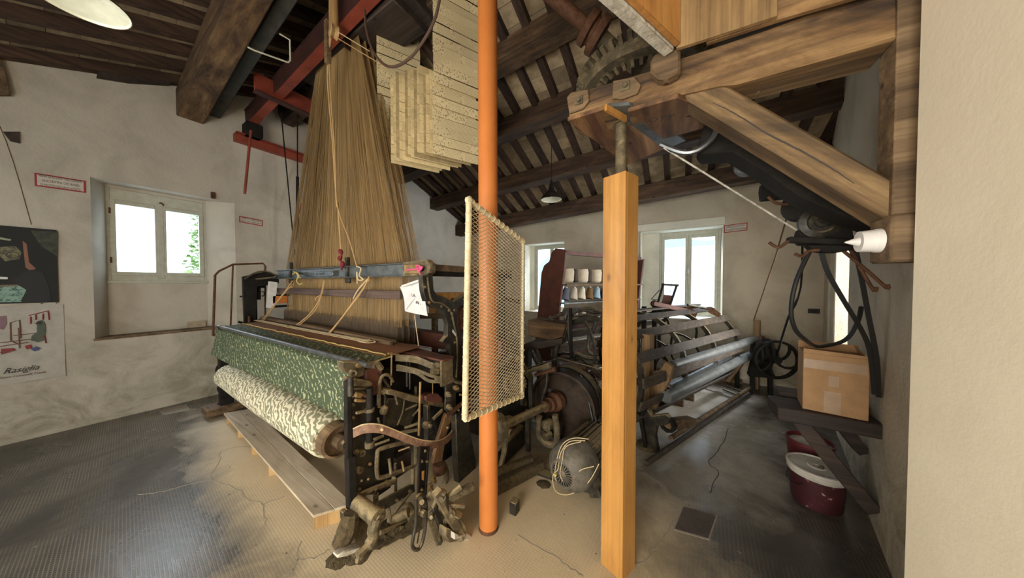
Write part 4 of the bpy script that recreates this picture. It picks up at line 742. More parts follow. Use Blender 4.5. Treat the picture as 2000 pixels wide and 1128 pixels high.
# ---- punched cards
Dv = V((.445, .895, 0)).normalized(); CH = .0865; CW = .45
def card_mesh(nm, mat):
    me, _ = M().box(-CW / 2, CW / 2, -.0015, .0015, -CH / 2 + .0025, CH / 2 - .0025).mesh(nm, mat, V((0, 0, 0)), smooth=False); return me
cme = card_mesh('card', m_card); cme2 = card_mesh('card', m_cardedge); cme3 = card_mesh('card', mottled('card_edge_dark', [(.3, (.30, .21, .09)), (.7, (.48, .37, .19))], 30, .85, 0, .1, 60, .15))
ang = math.atan2(Dv.y, Dv.x); Nn = V((Dv.y, -Dv.x, 0))
def chain(name, label, base, n, me=None, wob=.01, par=None, w=1):
    o = par or thing(name, label, 'punched cards', base + Dv * CW / 2, 'chains of punched jacquard cards')
    for k in range(n):
        c = base + Dv * CW / 2 + V((0, 0, CH * (k + .5))) + Nn * wob * math.sin(k * 1.3)
        ob = link('card', me or cme, c, o); ob.rotation_euler = (random.uniform(-.06, .06), 0, ang)
    return o
SV = V((-.943, -.333, 0)) * -1
b0 = PY(845, 300, 1.75)
bun = thing('card_bundle', 'thick folded bundle of punched cards hanging left of the orange pole', 'punched cards', b0, 'chains of punched jacquard cards')
chain('card', None, b0 + V((0, 0, 0)), 7, par=bun)
for k in range(1, 15):
    z = .03 + .02 * math.sin(k * 1.7) - .012 * k * 0
    chain('card', None, b0 - SV * (.030 * k + random.uniform(-.006, .006)) + V((0, 0, z - .004 * k)), 9 if k > 3 else 8, par=bun, wob=.004, me=cme2 if k % 3 else cme3)
chain('card_chain', 'long chain of punched cards hanging flat beside the orange pole', b0 + Nn * .03 + V((0, 0, CH * 7.1)), 12)
chain('card_chain', 'farther single chain of punched cards beside the harness cords', PY(737, 262, 1.80), 14)
ht = thing('card_tail', 'last punched card hanging loose under the folded bundle', 'punched cards', PY(800, 310, 1.95))
q0 = PY(797, 300, 1.95); link('card', cme, q0 + Dv * CW / 2 + V((0, 0, .0)), ht).rotation_euler = (.1, 0, ang)
# ---- footboard
fb = thing('footboard', 'long low dusty board platform in front of the loom', 'platform', (-3.15, 1.0, 0))
A, B, C, D = PZ(437, 806, .12), PZ(494, 797, .12), PZ(688, 982, .12), PZ(612, 1006, .12)
for k in range(2):
    f0, f1 = (0, .52) if k == 0 else (.53, 1)
    M().prism([A + (B - A) * f0, A + (B - A) * f1, D + (C - D) * f1, D + (C - D) * f0], (0, 0, -.018)).build('plank', m_board, fb, bevel=.002)
for u in (.02, .22, .42, .62, .98):
    a = A + (D - A) * u; b = B + (C - B) * u; M().bar(a + V((.0, .02, -.068)), b + V((0, -.01, -.068)), .04, .10).build('bearer', m_pine, fb)
# ================================================================== pole, post, timber frame at the right
def PP(px, py, pt, nrm): r = V(_ray(px, py)); o = V((0, 0, H)); nrm = V(nrm); return o + r * ((V(pt) - o).dot(nrm) / r.dot(nrm))
pole = thing('steel_pole', 'round orange painted steel pole standing in front of the loom', 'pole', (-1.06, 1.44, 0))
M().cyl((-1.06, 1.44, 0), (-1.06, 1.44, 4.36), .061, 40).build('tube', m_pole, pole); M().lathe((-1.06, 1.44, 0), (0, 0, 1), [(.066, 0), (.0625, .012), (.0615, .02)], 40).build('foot_rim', m_rust, pole)
c0 = V((-.25, 1.54, 0)); dl, dr_ = V((-.94, .342, 0)), V((.342, .94, 0)); s_ = .133
pst = thing('pine_post', 'square varnished pine casing round a thin steel column under the hewn beam', 'post', c0 + (dl + dr_) * s_ / 2)
def slab(a, b, t, z0, z1, inw): M_ = M().prism([a, b, b + inw * t, a + inw * t], (0, 0, z1 - z0)); M_.v = [v + V((0, 0, z0)) for v in M_.v]; return M_
zt = 2.185
slab(c0, c0 + dl * s_, .018, 0, zt, dr_).build('board', m_post, pst, bevel=.002); slab(c0 + dl * .0185, c0 + dl * .0185 + dr_ * 0 , .0, 0, 0, dr_) if False else None
slab(c0 + dr_ * .0182, c0 + dr_ * s_, .018, 0, zt, dl).build('board', m_post, pst, bevel=.002)
slab(c0 + dl * s_ + dr_ * .0182, c0 + dl * s_ + dr_ * s_, .018, 0, zt - .004, -dl).build('board', m_post, pst, bevel=.002); slab(c0 + dr_ * s_ + dl * .0185, c0 + dr_ * s_ + dl * (s_ - .0185), .018, 0, zt + .01, -dr_).build('board', m_post, pst, bevel=.002)
cc_ = c0 + (dl + dr_) * s_ / 2
M().cyl(cc_, cc_ + V((0, 0, 2.50)), .029, 20).lathe(cc_ + V((0, 0, 2.47)), (0, 0, 1), [(.045, 0), (.045, .03)], 16).build('inner_column', m_irond, pst)
def py(pts, y): return [PY(a, b, y) for a, b in pts]
mb = thing('hewn_beam', 'massive hewn oak beam resting on the steel column and running to the right wall', 'beam', (0, 1.5, 2.5))
M().prism(py([(1108, 190), (1116, 181), (1200, 158), (1280, 133), (1330, 112), (1500, 55), (1755, -45), (1755, 74), (1600, 118), (1440, 163), (1405, 166), (1320, 186), (1250, 206), (1130, 240), (1112, 236)], 1.50), (0, .17, 0)).build('timber', m_main, mb, bevel=.008)
for pts in ([(1108, 192), (1116, 182), (1150, 176), (1152, 198), (1140, 214), (1113, 224)], [(1198, 160), (1240, 152), (1253, 168), (1246, 185), (1215, 196), (1196, 195)]): M().prism(py(pts, 1.497), (0, -.012, 0)).build('scarf_pad', m_oldw, mb, bevel=.004)
for a in ((1131, 196), (1221, 168)):
    c = PY(*a, 1.484); M().box(c.x - .022, c.x + .022, 1.478, 1.486, c.z - .022, c.z + .022).build('washer_plate', m_irond, mb, bevel=.002); M().lathe(c, (0, -1, 0), [(.013, 0), (.013, .015), (.009, .018)], 6).build('bolt_head', m_irond, mb)
M().prism(py([(1270, 120), (1276, 104), (1322, 92), (1329, 98), (1329, 138), (1300, 154), (1284, 152), (1270, 140)], 1.44), (0, .06, 0)).build('wedge_block', m_oldw, mb, bevel=.01)
M().prism(py([(1422, 163), (1490, 144), (1494, 160), (1484, 178), (1436, 172)], 1.60), (0, .06, 0)).build('notched_cleat', m_oldw, mb, bevel=.005)
st = thing('diagonal_strut', 'long diagonal oak strut under the hewn beam, bearing on the right wall', 'strut', (.3, 1.5, 2.2))
M().prism(py([(1305, 168), (1330, 160), (1402, 158), (1425, 168), (1746, 350), (1746, 436), (1400, 229), (1330, 187)], 1.52), (0, .13, 0)).build('timber', m_strut, st, bevel=.01)
q = bez(py([(1392, 200), (1440, 224), (1500, 262), (1560, 292), (1620, 326), (1668, 358)], 1.5195), 4); m = M()
for i in range(len(q) - 1): w_ = .0045 * math.sin(math.pi * (i + .5) / (len(q) - 1)) + .0012; m.bar(q[i] + V((0, 0, random.uniform(-.002, .002))), q[i + 1], .002, w_)
m.build('drying_crack', m_ink, st, smooth=False)
M().box(.618, .72, 1.50, 1.60, 1.835, 3.4).build('wall_batten', m_oldw, None, 'upright brown wall batten at the foot and end of the diagonal strut', 'batten', bevel=.004)
M().box(.605, .72, 1.47, 1.60, 1.672, 1.833).build('wall_block', m_oldw, None, 'short brown wooden block under the batten, white plastic nozzle beside it', 'block', bevel=.008)
cu = thing('plastic_nozzle', 'white plastic cup with a pointed nozzle fixed to the wooden block', 'nozzle', PY(1715, 466, 1.53))
c = V((.603, 1.53, 1.752)); M().lathe(c, (-1, 0, 0), [(.043, 0), (.042, .012), (.040, .014), (.037, .050)], 28).build('cup', m_white, cu); M().lathe(c + V((-.050, 0, 0)), (-1, 0, 0), [(.018, 0), (.014, .008), (.002, .034)], 16).build('tip', m_white, cu)
pk = thing('underside_planks', 'stained brown planks fixed under the hewn beam with stencilled letters', 'planks', (-.2, 1.8, 2.45))
M().prism([PZ(1108, 236, 2.475), PZ(1185, 212, 2.475), PZ(1300, 290, 2.475), PZ(1224, 322, 2.475)], (0, 0, .022)).build('plank', m_plank, pk, bevel=.003)
M().prism([PZ(1185, 209, 2.472), PZ(1230, 205, 2.472), PZ(1340, 275, 2.472), PZ(1298, 292, 2.472)], (0, 0, .018)).build('plank', m_blue, pk, label='grey sheet metal strip', bevel=.002)
p2 = M().prism([PZ(1226, 219, 2.44), PZ(1325, 190, 2.44), PZ(1420, 238, 2.44), PZ(1296, 272, 2.44)], (0, 0, .022)).build('plank', m_plank, pk, bevel=.003)
text('OTT   2/2', .06, PZ(1318, 228, 2.4395), (1, .28, 0), (.28, -1, 0), m_ink, p2)
M().bar(PZ(1183, 210, 2.455), PZ(1222, 232, 2.455), .014, .03).build('pine_fillet', m_post, pk)
# boarded box above the beam
bx_ = thing('boarded_chute', 'large boarded wooden chute above the hewn beam', 'chute', (.3, 1.4, 2.9))
M().prism(py([(1321, 94), (1519, 30), (1519, -140), (1321, -140)], 1.42), (0, .02, 0)).build('panel', m_ply, bx_, bevel=.002)
M().prism(py([(1380, 84), (1519, 38), (1750, -30), (1750, -170), (1380, -170)], 1.445), (0, .02, 0)).build('panel', m_main, bx_, bevel=.002)
a0 = PY(1318, 92, 1.42); ld = V((-.42, -.907, 0)); 
M().prism([a0, a0 + ld * 1.1, a0 + ld * 1.1 + V((0, 0, 1.0)), a0 + V((0, 0, 1.0))], (.02, -.012, 0)).build('side_panel', m_orange, bx_, bevel=.002)
for k in (.28, .62): M().bar(a0 + ld * k + V((-.008, .005, 0)), a0 + ld * k + V((-.008, .005, 1.0)), .004, .008).build('panel_joint', m_oldw, bx_)
M().prism([a0 + V((-.003, .002, -.012)), a0 + ld * 1.1 + V((-.003, .002, -.012)), a0 + ld * 1.1 + V((-.003, .002, .022)), a0 + V((-.003, .002, .022))], (-.040, .019, 0)).build('bottom_rail', m_whtw, bx_, bevel=.003)
# big gear and shaft under the roof
gw = thing('gear_wheel', 'large cast iron toothed gear wheel lying flat behind the hewn beam', 'gear', (-.30, 2.02, 2.98))
gc = V((-.25, 2.02, 2.90)); m = M().ring(gc, (0, 0, 1), .30, .365, .07, 56); m.build('rim', m_irond, gw)
m = M()
for k in range(48):
    t = 2 * math.pi * k / 48; e_ = V((math.cos(t), math.sin(t), 0)); m.bar(gc + e_ * .35 + V((0, 0, .03)), gc + e_ * .40 + V((0, 0, .062)), .024, .03)
m.build('teeth', m_irond, gw)
m = M()
for k in range(40):
    t = 2 * math.pi * k / 40; e_ = V((math.cos(t), math.sin(t), 0)); m.bar(gc + e_ * .31 + V((0, 0, -.03)), gc + e_ * .27 + V((0, 0, -.045)), .018, .025)
m.build('inner_teeth', m_irond, gw)
for k in range(4):
    t = .5 + math.pi / 2 * k; e_ = V((math.cos(t), math.sin(t), 0)); M().bar(gc + e_ * .06, gc + e_ * .31, .07, .03).build('spoke', m_irond, gw)
M().cyl(gc - V((0, 0, .30)), gc + V((0, 0, .5)), .05, 16).build('shaft', m_iron, gw)
ls = thing('line_shaft', 'rusty overhead line shaft with a grooved pulley above the gear wheel', 'shaft', PY(1140, 40, 2.0))
a_, b_ = PY(1062, -20, 1.75), PY(1150, 55, 1.95); d_ = (b_ - a_).normalized()
M().cyl(a_ - d_ * .4, b_, .045, 20).build('shaft', m_rust, ls); M().cyl(b_, b_ + d_ * .6, .06, 18, .035).build('shaft_end', m_irond, ls)
M().lathe(b_ - d_ * .03, d_, [(.04, -.01), (.095, 0), (.11, .012), (.11, .05), (.085, .06), (.085, .075), (.12, .085), (.125, .10), (.12, .135), (.06, .145)], 32).build('pulley', m_rust, ls)
# black hanger, pulley and belts near the right wall
tk = thing('black_trunking', 'sooty black timber hanger behind the diagonal strut', 'hanger', PY(1550, 350, 1.9))
M().prism(py([(1372, 250), (1400, 225), (1500, 262), (1745, 405), (1745, 452), (1660, 425), (1600, 400), (1560, 382), (1480, 325), (1430, 296), (1372, 300), (1362, 288)], 1.80), (0, .16, 0)).build('timber', m_dark if False else m_black, tk, bevel=.006)
M().prism(py([(1492, 352), (1560, 350), (1580, 376), (1492, 385), (1490, 366)], 2.2), (0, .12, 0)).build('bearing_box', m_black, tk, bevel=.006); M().prism(py([(1548, 405), (1582, 400), (1586, 415), (1550, 420)], 2.2), (0, .12, 0)).build('bearing_foot', m_black, tk)
M().lathe(PY(1567, 398, 2.16), (.2, 1, 0), [(.06, 0), (.085, .01), (.085, .10), (.06, .11)], 24).build('small_pulley', m_black, tk)
M().tube(bez(py([(1500, 384), (1515, 396), (1540, 398), (1556, 388)], 2.15), 4), .008, 8).build('handle_loop', m_rust, tk)
M().lathe(PY(1462, 318, 2.0), (.1, 1, 0), [(.06, 0), (.065, .04)], 24).build('round_cap', m_steel, tk)
M().tube(bez(py([(1290, 282), (1330, 297), (1362, 293), (1393, 268), (1402, 240)], 1.76), 5), .014, 8).build('curved_strip', m_steel, tk)
br_ = thing('belt_pulley', 'black belt pulley bracket hanging at the foot of the strut', 'pulley', PY(1608, 440, 2.15))
M().prism(py([(1554, 466), (1558, 452), (1584, 414), (1598, 400), (1640, 400), (1662, 416), (1668, 462), (1700, 466), (1700, 480), (1560, 478)], 2.15), (0, .05, 0)).build('plate', m_black, br_, bevel=.006)
M().lathe(PY(1603, 433, 2.14), (.1, -1, 0), [(.02, -.03), (.086, -.03), (.088, .0), (.06, .012), (.05, .004), (.03, .004), (.028, .02), (.012, .02), (.01, .03)], 32).build('disc', m_iron, br_)
M().bar(PY(1538, 468, 2.1), PY(1700, 476, 2.1), .06, .03).build('shelf_bar', m_black, br_, bevel=.004)
M().prism(py([(1578, 478), (1672, 478), (1664, 488), (1640, 492), (1610, 492), (1590, 488)], 2.1), (0, .08, 0)).build('guard_shell', m_black, br_, bevel=.006)
for pts, y in (([(1502, 473), (1520, 483), (1535, 474), (1546, 468)], 2.08), ([(1552, 495), (1566, 500), (1580, 490), (1600, 488)], 2.08), ([(1645, 488), (1690, 525), (1732, 562), (1733, 555)], 2.12), ([(1660, 485), (1690, 540), (1708, 568), (1712, 560)], 2.16)): M().tube(bez(py(pts, y), 4), .008, 8).build('hook', m_rust, br_)
rods_ = thing('tension_rod', 'thin rusty tension rod slanting from the hanger to the floor machine', 'rod', PY(1510, 470, 3.6))
M().tube([PY(1543, 402, 2.9), PY(1515, 500, 3.9), PY(1472, 625, 5.2)], .006, 6).build('rod', m_rust, rods_)
M().tube(py([(1478, 640), (1540, 620)], 5.0), .003, 4) if False else None
M().cyl(PY(1296, 288, 1.75), PY(1556, 449, 2.12), .005, 8).build('pull_wire', m_whtw, None, 'long straight pale wire from the planks to the belt pulley', 'wire')
def flat(pts, w_, nm, lab, cat, mat=m_rubber, n=6):
    q = bez(pts, n); rows = [[p - V((w_ / 2, 0, 0)), p + V((w_ / 2, 0, 0))] for p in q]; M().sheet(rows, .006).build(nm, mat, None, lab, cat)
flat([PY(1602, 484, 2.15), PY(1616, 530, 2.2), PY(1650, 590, 2.3), PY(1683, 645, 2.42), PY(1700, 690, 2.5), PY(1708, 770, 2.58)], .024, 'drive_belt', 'black drive belt sagging from the pulley, left of the straight one behind the box', 'belt')
flat([PY(1670, 484, 2.2), PY(1682, 540, 2.3), PY(1695, 610, 2.4), PY(1712, 700, 2.5), PY(1716, 775, 2.60)], .022, 'drive_belt', 'black drive belt hanging straight down, the one nearest the right wall', 'belt')
M().tube(bez([PY(1584, 484, 2.2), PY(1556, 545, 2.3), PY(1545, 600, 2.35), PY(1552, 640, 2.4), PY(1574, 664, 2.5), PY(1600, 676, 2.7), PY(1650, 664, 2.8), PY(1674, 630, 2.8), PY(1682, 600, 2.7)], 6), .012, 8).build('black_cable', m_rubber, None, 'thick black cable looping down behind the cardboard box', 'cable')
M().tube(bez([PY(1566, 398, 2.5), PY(1564, 560, 3.0), PY(1540, 620, 4.0), PY(1518, 690, 5.1)], 4), [.006] * 6 + [.012] * 7, 6).build('long_rod', m_black, None, 'black rod slanting down to the spoked flywheel', 'rod')
# ---- shelf bracket with box and buckets
sh = thing('wall_bracket', 'dark timber bracket shelf on the right wall carrying the cardboard box', 'shelf', (.85, 2.7, .7))
M().box(.585, 1.075, 2.60, 2.86, .645, .735).build('beam', m_dark, sh, bevel=.006); M().box(.66, 1.12, 2.92, 3.06, .67, .76).build('rear_beam', m_dark, sh, bevel=.006)
M().bar((.70, 2.68, .66), (1.045, 2.68, .17), .14, .085).build('brace', m_dark, sh, bevel=.006); M().bar((.95, 2.98, .66), (1.12, 2.98, .40), .10, .07).build('rear_brace', m_dark, sh)
cb = thing('cardboard_box', 'brown cardboard box sealed with tape on the timber wall bracket', 'box', (.88, 2.78, .737))
bx0, bx1, by0, by1, bz0, bz1 = .742, 1.030, 2.635, 2.86, .737, 1.155
M().box(bx0, bx1, by0, by1, bz0, bz1 - .03).build('carton', m_kraft, cb, bevel=.003)
M().prism([(bx0, by0, bz1 - .03), (bx1, by0, bz1 - .03), (bx1, by0, bz1 - .012), (bx0, by0, bz1)], (0, .004, 0)).build('flap', m_kraft, cb)
M().prism([(bx0, by1, bz1 - .03), (bx1, by1, bz1 - .03), (bx1, by1, bz1 + .02), (bx0, by1, bz1 + .02)], (0, -.004, 0)).build('flap', m_kraft, cb); M().prism([(bx1, by0, bz1 - .03), (bx1, by1, bz1 - .03), (bx1 - .02, by1, bz1 + .02), (bx1 - .02, by0, bz1)], (-.004, 0, 0)).build('flap', m_kraft, cb)
for x0, x1, z0, z1 in ((bx0 + .002, bx1 - .01, 1.025, 1.085), (.84, .915, .745, .885), (.86, .905, .92, .99)): M().box(x0, x1, by0 - .0012, by0 + .001, z0, z1).build('tape', m_tape, cb)
cb.rotation_euler.z = math.radians(-8)
bk = thing('paint_bucket', 'maroon plastic bucket with a dirty white lid, nearest under the wall bracket', 'bucket', (.86, 2.86, 0))
bc = V((.86, 2.86, 0)); M().lathe(bc, (0, 0, 1), [(.128, 0), (.132, .01), (.148, .235)], 40).build('body', m_bkt, bk)
M().lathe(bc + V((0, 0, .215)), (0, 0, 1), [(.152, 0), (.158, .01), (.158, .035), (.162, .04), (.162, .055), (.150, .058), (.146, .048), (.05, .048), (.045, .055), (.02, .055), (.018, .048), (.001, .048)], 40, cap=False).build('lid', m_lid, bk)
M().cyl(bc + V((.01, -.02, .262)), bc + V((.02, -.03, .285)), .012, 8).build('lid_dropping', m_grime, bk)
M().tube(bez([bc + V((-.15, .01, .19)), bc + V((-.165, -.03, .15)), bc + V((-.13, -.09, .14)), bc + V((-.10, -.115, .17))], 4), .003, 6).build('handle', m_black, bk)
b2 = thing('paint_bucket', 'red bucket with an open rim half hidden behind the white-lidded bucket', 'bucket', (.93, 3.25, 0))
bc = V((.93, 3.24, 0)); M().lathe(bc, (0, 0, 1), [(.12, 0), (.14, .28), (.146, .28), (.146, .30), (.138, .30), (.134, .28), (.11, .01)], 32, cap=False).build('body', plain('red_plastic', (.11, .014, .018), .5), b2); M().lathe(bc + V((0, 0, .262)), (0, 0, 1), [(.001, 0), (.132, 0), (.132, .004), (.001, .006)], 32, cap=False).build('content', m_lid, b2)
# ---- motor, its cable and guards
mt = thing('electric_motor', 'round dusty grey electric motor with a pale cable lying over it', 'motor', (-.62, 2.15, 0))
mc = PY(1112, 912, 1.98); md = V((-.22, -1, -.05)).normalized()
M().lathe(mc, md, [(.165, -.16), (.178, -.12), (.178, -.02), (.165, .03), (.13, .075), (.10, .10), (.085, .10), (.085, .09), (.001, .09)], 40, cap=False).build('fan_cowl', m_motor, mt)
M().lathe(mc - md * .50, md, [(.10, 0), (.14, .03), (.145, .36), (.165, .38)], 32).build('body', m_iron, mt)
_, fa, fu = frame(md)
M().lathe(mc + md * .0895, md, [(.001, 0), (.084, 0), (.084, .0025), (.001, .0025)], 24, cap=False).build('dark_inner_disc', m_black, mt)  # black disc added to give the dark inside behind the grille
for k in range(22):
    t = 2 * math.pi * k / 22; e_ = fa * math.cos(t) + fu * math.sin(t); M().bar(mc + md * .093 + e_ * .028, mc + md * .092 + e_ * .084, .006, .006, md).build('grille_bar', m_motor, mt)
for k in range(14):
    t = math.pi * (k / 13) * 1.1 - .1; e_ = fa * math.cos(t) + fu * math.sin(t); M().bar(mc - md * .46 + e_ * .15, mc - md * .13 + e_ * .15, .007, .03, e_).build('cooling_fin', m_iron, mt)
M().lathe(mc + md * .088, md, [(.03, 0), (.03, .01), (.02, .014), (.018, .008), (.001, .01)], 20, cap=False).build('grille_hub', m_motor, mt); M().ring(mc + md * .094, md, .082, .09, .012, 32).build('grille_rim', m_motor, mt)
for s2 in (-1, 1): M().bar(mc - md * .12 + fa * .12 * s2 - V((0, 0, .10)), V(((mc - md * .12 + fa * .17 * s2).x, (mc - md * .12 + fa * .17 * s2).y, .02)), .06, .10).build('foot', m_iron, mt)
M().bar(V((mc.x - .35, mc.y + .10, .012)), V((mc.x + .35, mc.y + .14, .012)), .07, .022).build('base_strip', m_iron, mt)
cab = thing('motor_cable', 'pale cable coiled and tied over the electric motor', 'cable', mc + md * .12)
for pts in ([(1150, 857), (1120, 855), (1098, 868), (1087, 900), (1084, 930), (1092, 943), (1110, 945), (1125, 935), (1133, 918), (1160, 910)], [(1143, 860), (1112, 862), (1095, 885), (1090, 915), (1080, 928), (1083, 955), (1098, 965), (1120, 962), (1150, 940), (1170, 905)], [(1135, 862), (1105, 872), (1098, 900), (1094, 925), (1100, 940)]):
    q = bez([PY(a, b, 1.858 + .0013 * math.hypot(a - 1108, b - 914)) for a, b in pts], 5); M().tube(q, .0032, 6).build('strand', m_cord, cab)
M().box(*(lambda c: (c.x - .01, c.x + .01, c.y - .01, c.y + .01, c.z - .008, c.z + .008))(PY(1085, 926, 1.885))).build('tie', m_yell, cab)
def clip_line(p, d, poly):                          # 2-D line against convex polygon
    t0, t1 = -9, 9
    n = len(poly); ar = sum(poly[i][0] * poly[(i + 1) % n][1] - poly[(i + 1) % n][0] * poly[i][1] for i in range(n)); sg = 1 if ar > 0 else -1
    for i in range(n):
        a, b = poly[i], poly[(i + 1) % n]; nx, ny = -(b[1] - a[1]) * sg, (b[0] - a[0]) * sg
        den = d[0] * nx + d[1] * ny; num = (a[0] - p[0]) * nx + (a[1] - p[1]) * ny
        if abs(den) < 1e-9:
            if num > 0: return None
            continue
        t = num / den
        if den > 0: t0 = max(t0, t)
        else: t1 = min(t1, t)
    return (t0, t1) if t1 > t0 + .004 else None
def mesh_panel(name, o, ex, ez, poly, pitch, r, mat, par, slope=.75):
    m = M(); o, ex, ez = V(o), V(ex), V(ez); us = [p[0] for p in poly]; vs = [p[1] for p in poly]
    for sg in (1, -1):
        d = V((1, slope * sg, 0)).normalized(); nrm = V((-d.y, d.x, 0)); ks = [nrm.x * u + nrm.y * v_ for u, v_ in poly]
        k = min(ks)
        while k < max(ks):
            c = clip_line((nrm.x * k, nrm.y * k), (d.x, d.y), poly)
            if c: a, b = [o + ex * (nrm.x * k + d.x * t) + ez * (nrm.y * k + d.y * t) for t in c]; m.tube([a, b], r, 3)
            k += pitch
    return m.build(name, mat, par, smooth=False)
mg = thing('mesh_guard', 'cream wire mesh guard with a bound edge in front of the orange pole', 'guard', (-.98, 1.42, .9))
gx = -.965; cr = [PX(916, 391, gx), PX(1021, 471, gx), PX(1019, 772, gx), PX(908, 818, gx)]
M().tube([cr[0] + (cr[3] - cr[0]) * t / 6 for t in range(7)], .017, 12).tube([cr[0], cr[1]], .015, 12).tube([cr[1], cr[2]], .0125, 12).tube([cr[2], cr[3]], .016, 12).build('frame', m_creamw, mg)
mesh_panel('wire_mesh', (gx, 0, 0), (0, 1, 0), (0, 0, 1), [(c.y, c.z) for c in cr], .0205, .0026, m_mesh, mg, .42)
for i in range(4):
    a, b = cr[i], cr[(i + 1) % 4]; n = int((b - a).length / .05); m = M()
    for k in range(n):
        t = (k + .5) / n; p = a + (b - a) * t; d = (b - a).normalized() + V((0, .25, .15)); m.ring(p, d, .015, .0195, .004, 14)
    m.build('binding_wire', m_cord, mg, kind='stuff')
for c in cr[:3]: M().lathe(c - V((.02, 0, 0)), (1, 0, 0), [(.005, 0), (.02, .008), (.022, .03), (.006, .04)], 10).build('corner_binding', m_creamw, mg)
M().bar(PX(1020, 590, gx), PX(1020, 590, gx) + V((-.35, .3, 0)), .01, .03).build('fixing_bar', m_iron, mg)
lg = thing('mesh_guard', 'rusty framed fine mesh guard at the far left end of the loom', 'guard', (-4.92, 1.2, 1.0))
pts = pl([(416, 655), (420, 537), (428, 529), (455, 516), (514, 514), (518, 519), (518, 622)], -4.92)
M().tube(pts + [pts[0]], .012, 8).tube(pl([(455, 516), (450, 645)], -4.92), .009, 8).build('frame', m_rust, lg)
mesh_panel('wire_mesh', (-4.92, 0, 0), (0, 1, 0), (0, 0, 1), [(p.y, p.z) for p in pts], .016, .0009, m_mesh, lg)
dg_ = thing('mesh_guard', 'dark wire mesh guard round the belt behind the motor', 'guard', PY(1130, 780, 2.75))
pts = [PY(1092, 699, 2.76), PY(1215, 732, 2.76), PY(1215, 880, 2.76), PY(1165, 880, 2.76), PY(1110, 740, 2.76)]
M().tube([PY(1022, 722, 2.3), pts[0], pts[1], pts[2]], .008, 8).tube([pts[0], PY(1092, 740, 2.76)], .007, 8).build('frame', m_iron, dg_)
mesh_panel('wire_mesh', (0, 2.76, 0), (1, 0, 0), (0, 0, 1), [(p.x, p.z) for p in pts], .028, .0018, m_rust, dg_)
M().box(-1.0, -.95, 1.60, 1.66, 0, .09).build('floor_stub', m_iron, None, 'small iron stub on the floor behind the orange pole', 'stub', bevel=.004)
# ================================================================== warping mill at the back right
A_ = V((.41, .912, 0)).normalized(); Bp = V((-.912, .41, 0)).normalized()      # axis, and sideways
wm = thing('warping_mill', 'long slatted wooden warping drum on a timber and iron frame', 'warping mill', (.1, 4.4, 0))
F0 = V((.20, 5.22, .665)); L_ = 2.5; R_ = .60
ns = 17
for k in range(ns):
    t = 2 * math.pi * k / ns + .12; e_ = Bp * math.cos(t) + V((0, 0, 1)) * math.sin(t); a = F0 + e_ * R_ - A_ * L_; b = F0 + e_ * R_ + A_ * .03
    M().bar(a, b, .095, .022, e_).build('slat', m_bwood, wm, bevel=.003)
for q_ in (.02, .8, 1.6, 2.45): M().wheel(F0 - A_ * q_, A_, R_ - .02, .045, .035, 5, .07, .03, .55).build('drum_wheel', m_iron, wm)
M().cyl(F0 - A_ * (L_ + .05), F0 + A_ * .12, .03, 12).build('axle', m_steel, wm)
def bp(m, a, b, w_, h_): return m.bar(a, b, w_, h_)
np_ = V((-.28, 3.02, 0)); fp_ = V((.985, 5.48, 0))
M().bar(np_ + V((0, 0, .22)), np_ + V((.01, 0, 1.10)), .085, .085, A_).build('post', m_mpost, wm, bevel=.005); M().bar(fp_ + V((0, 0, .0)), fp_ + V((0, 0, 1.04)), .075, .075, A_).build('post', m_mpost, wm, bevel=.005)
pc = V((-.22, 3.10, 0)); M().prism([PP(a, b, pc, A_) for a, b in ((1252, 808), (1250, 790), (1262, 760), (1300, 706), (1313, 716), (1306, 745), (1290, 775), (1276, 806), (1268, 830))], A_ * .05).build('curved_brace', m_mpost, wm, bevel=.004)
M().bar(np_ + A_ * .06 + V((.06, 0, .72)), np_ - V((.2, 0, -.30)) + A_ * .06, .05, .11, A_).build('brace', m_mpost, wm, bevel=.004)
M().bar(fp_ + V((-.10, -.02, .52)), fp_ + V((-.33, .0, .05)), .05, .09, A_).build('brace', m_mpost, wm, bevel=.004); M().bar(fp_ + V((.05, -.02, .80)), fp_ + V((-.03, -.02, .55)), .05, .11, A_).build('bracket', m_redw, wm)
M().cyl(PZ(1313, 714, .745), PZ(1482, 660, .76), .052, 20).build('roller', m_steel if False else mottled('grey_roller', [(.3, (.11, .115, .115)), (.7, (.22, .23, .225))], 10, .45, .2, .1, 40), wm)
M().cyl(PZ(1300, 775, .50), PZ(1478, 687, .53), .056, 20).build('roller', bpy.data.materials['grey_roller'], wm)
M().tube(bez([PZ(1488, 655, .80), PZ(1497, 660, .78), PZ(1498, 668, .74), PZ(1490, 668, .74)], 4), .01, 6).build('hook', m_iron, wm)
M().bar(PZ(1310, 755, .58), PZ(1428, 695, .60), .025, .05).build('grey_lath', m_steel, wm)
for a, b, z in (((1262, 905), (1462, 768), .03), ((1310, 855), (1470, 754), .06)): M().cyl(PZ(*a, z), PZ(*b, z), .024, 12).build('floor_rail', m_oldw if z > .05 else m_bwood, wm)
ft = M(); fc = V((-.25, 2.93, 0))
for k in range(3): pass
ft.prism([PP(a, b, fc, A_) for a, b in ((1240, 782), (1262, 795), (1272, 812), (1300, 808), (1308, 818), (1300, 830), (1282, 832), (1278, 850), (1284, 885), (1254, 890), (1258, 850), (1250, 815), (1238, 800))], A_ * .06)
ft.build('iron_foot', m_iron, wm, bevel=.008); M().lathe(V((-.27, 2.97, 0)), (0, 0, 1), [(.10, 0), (.09, .03), (.05, .05)], 12).build('lint_heap', m_grime, wm)
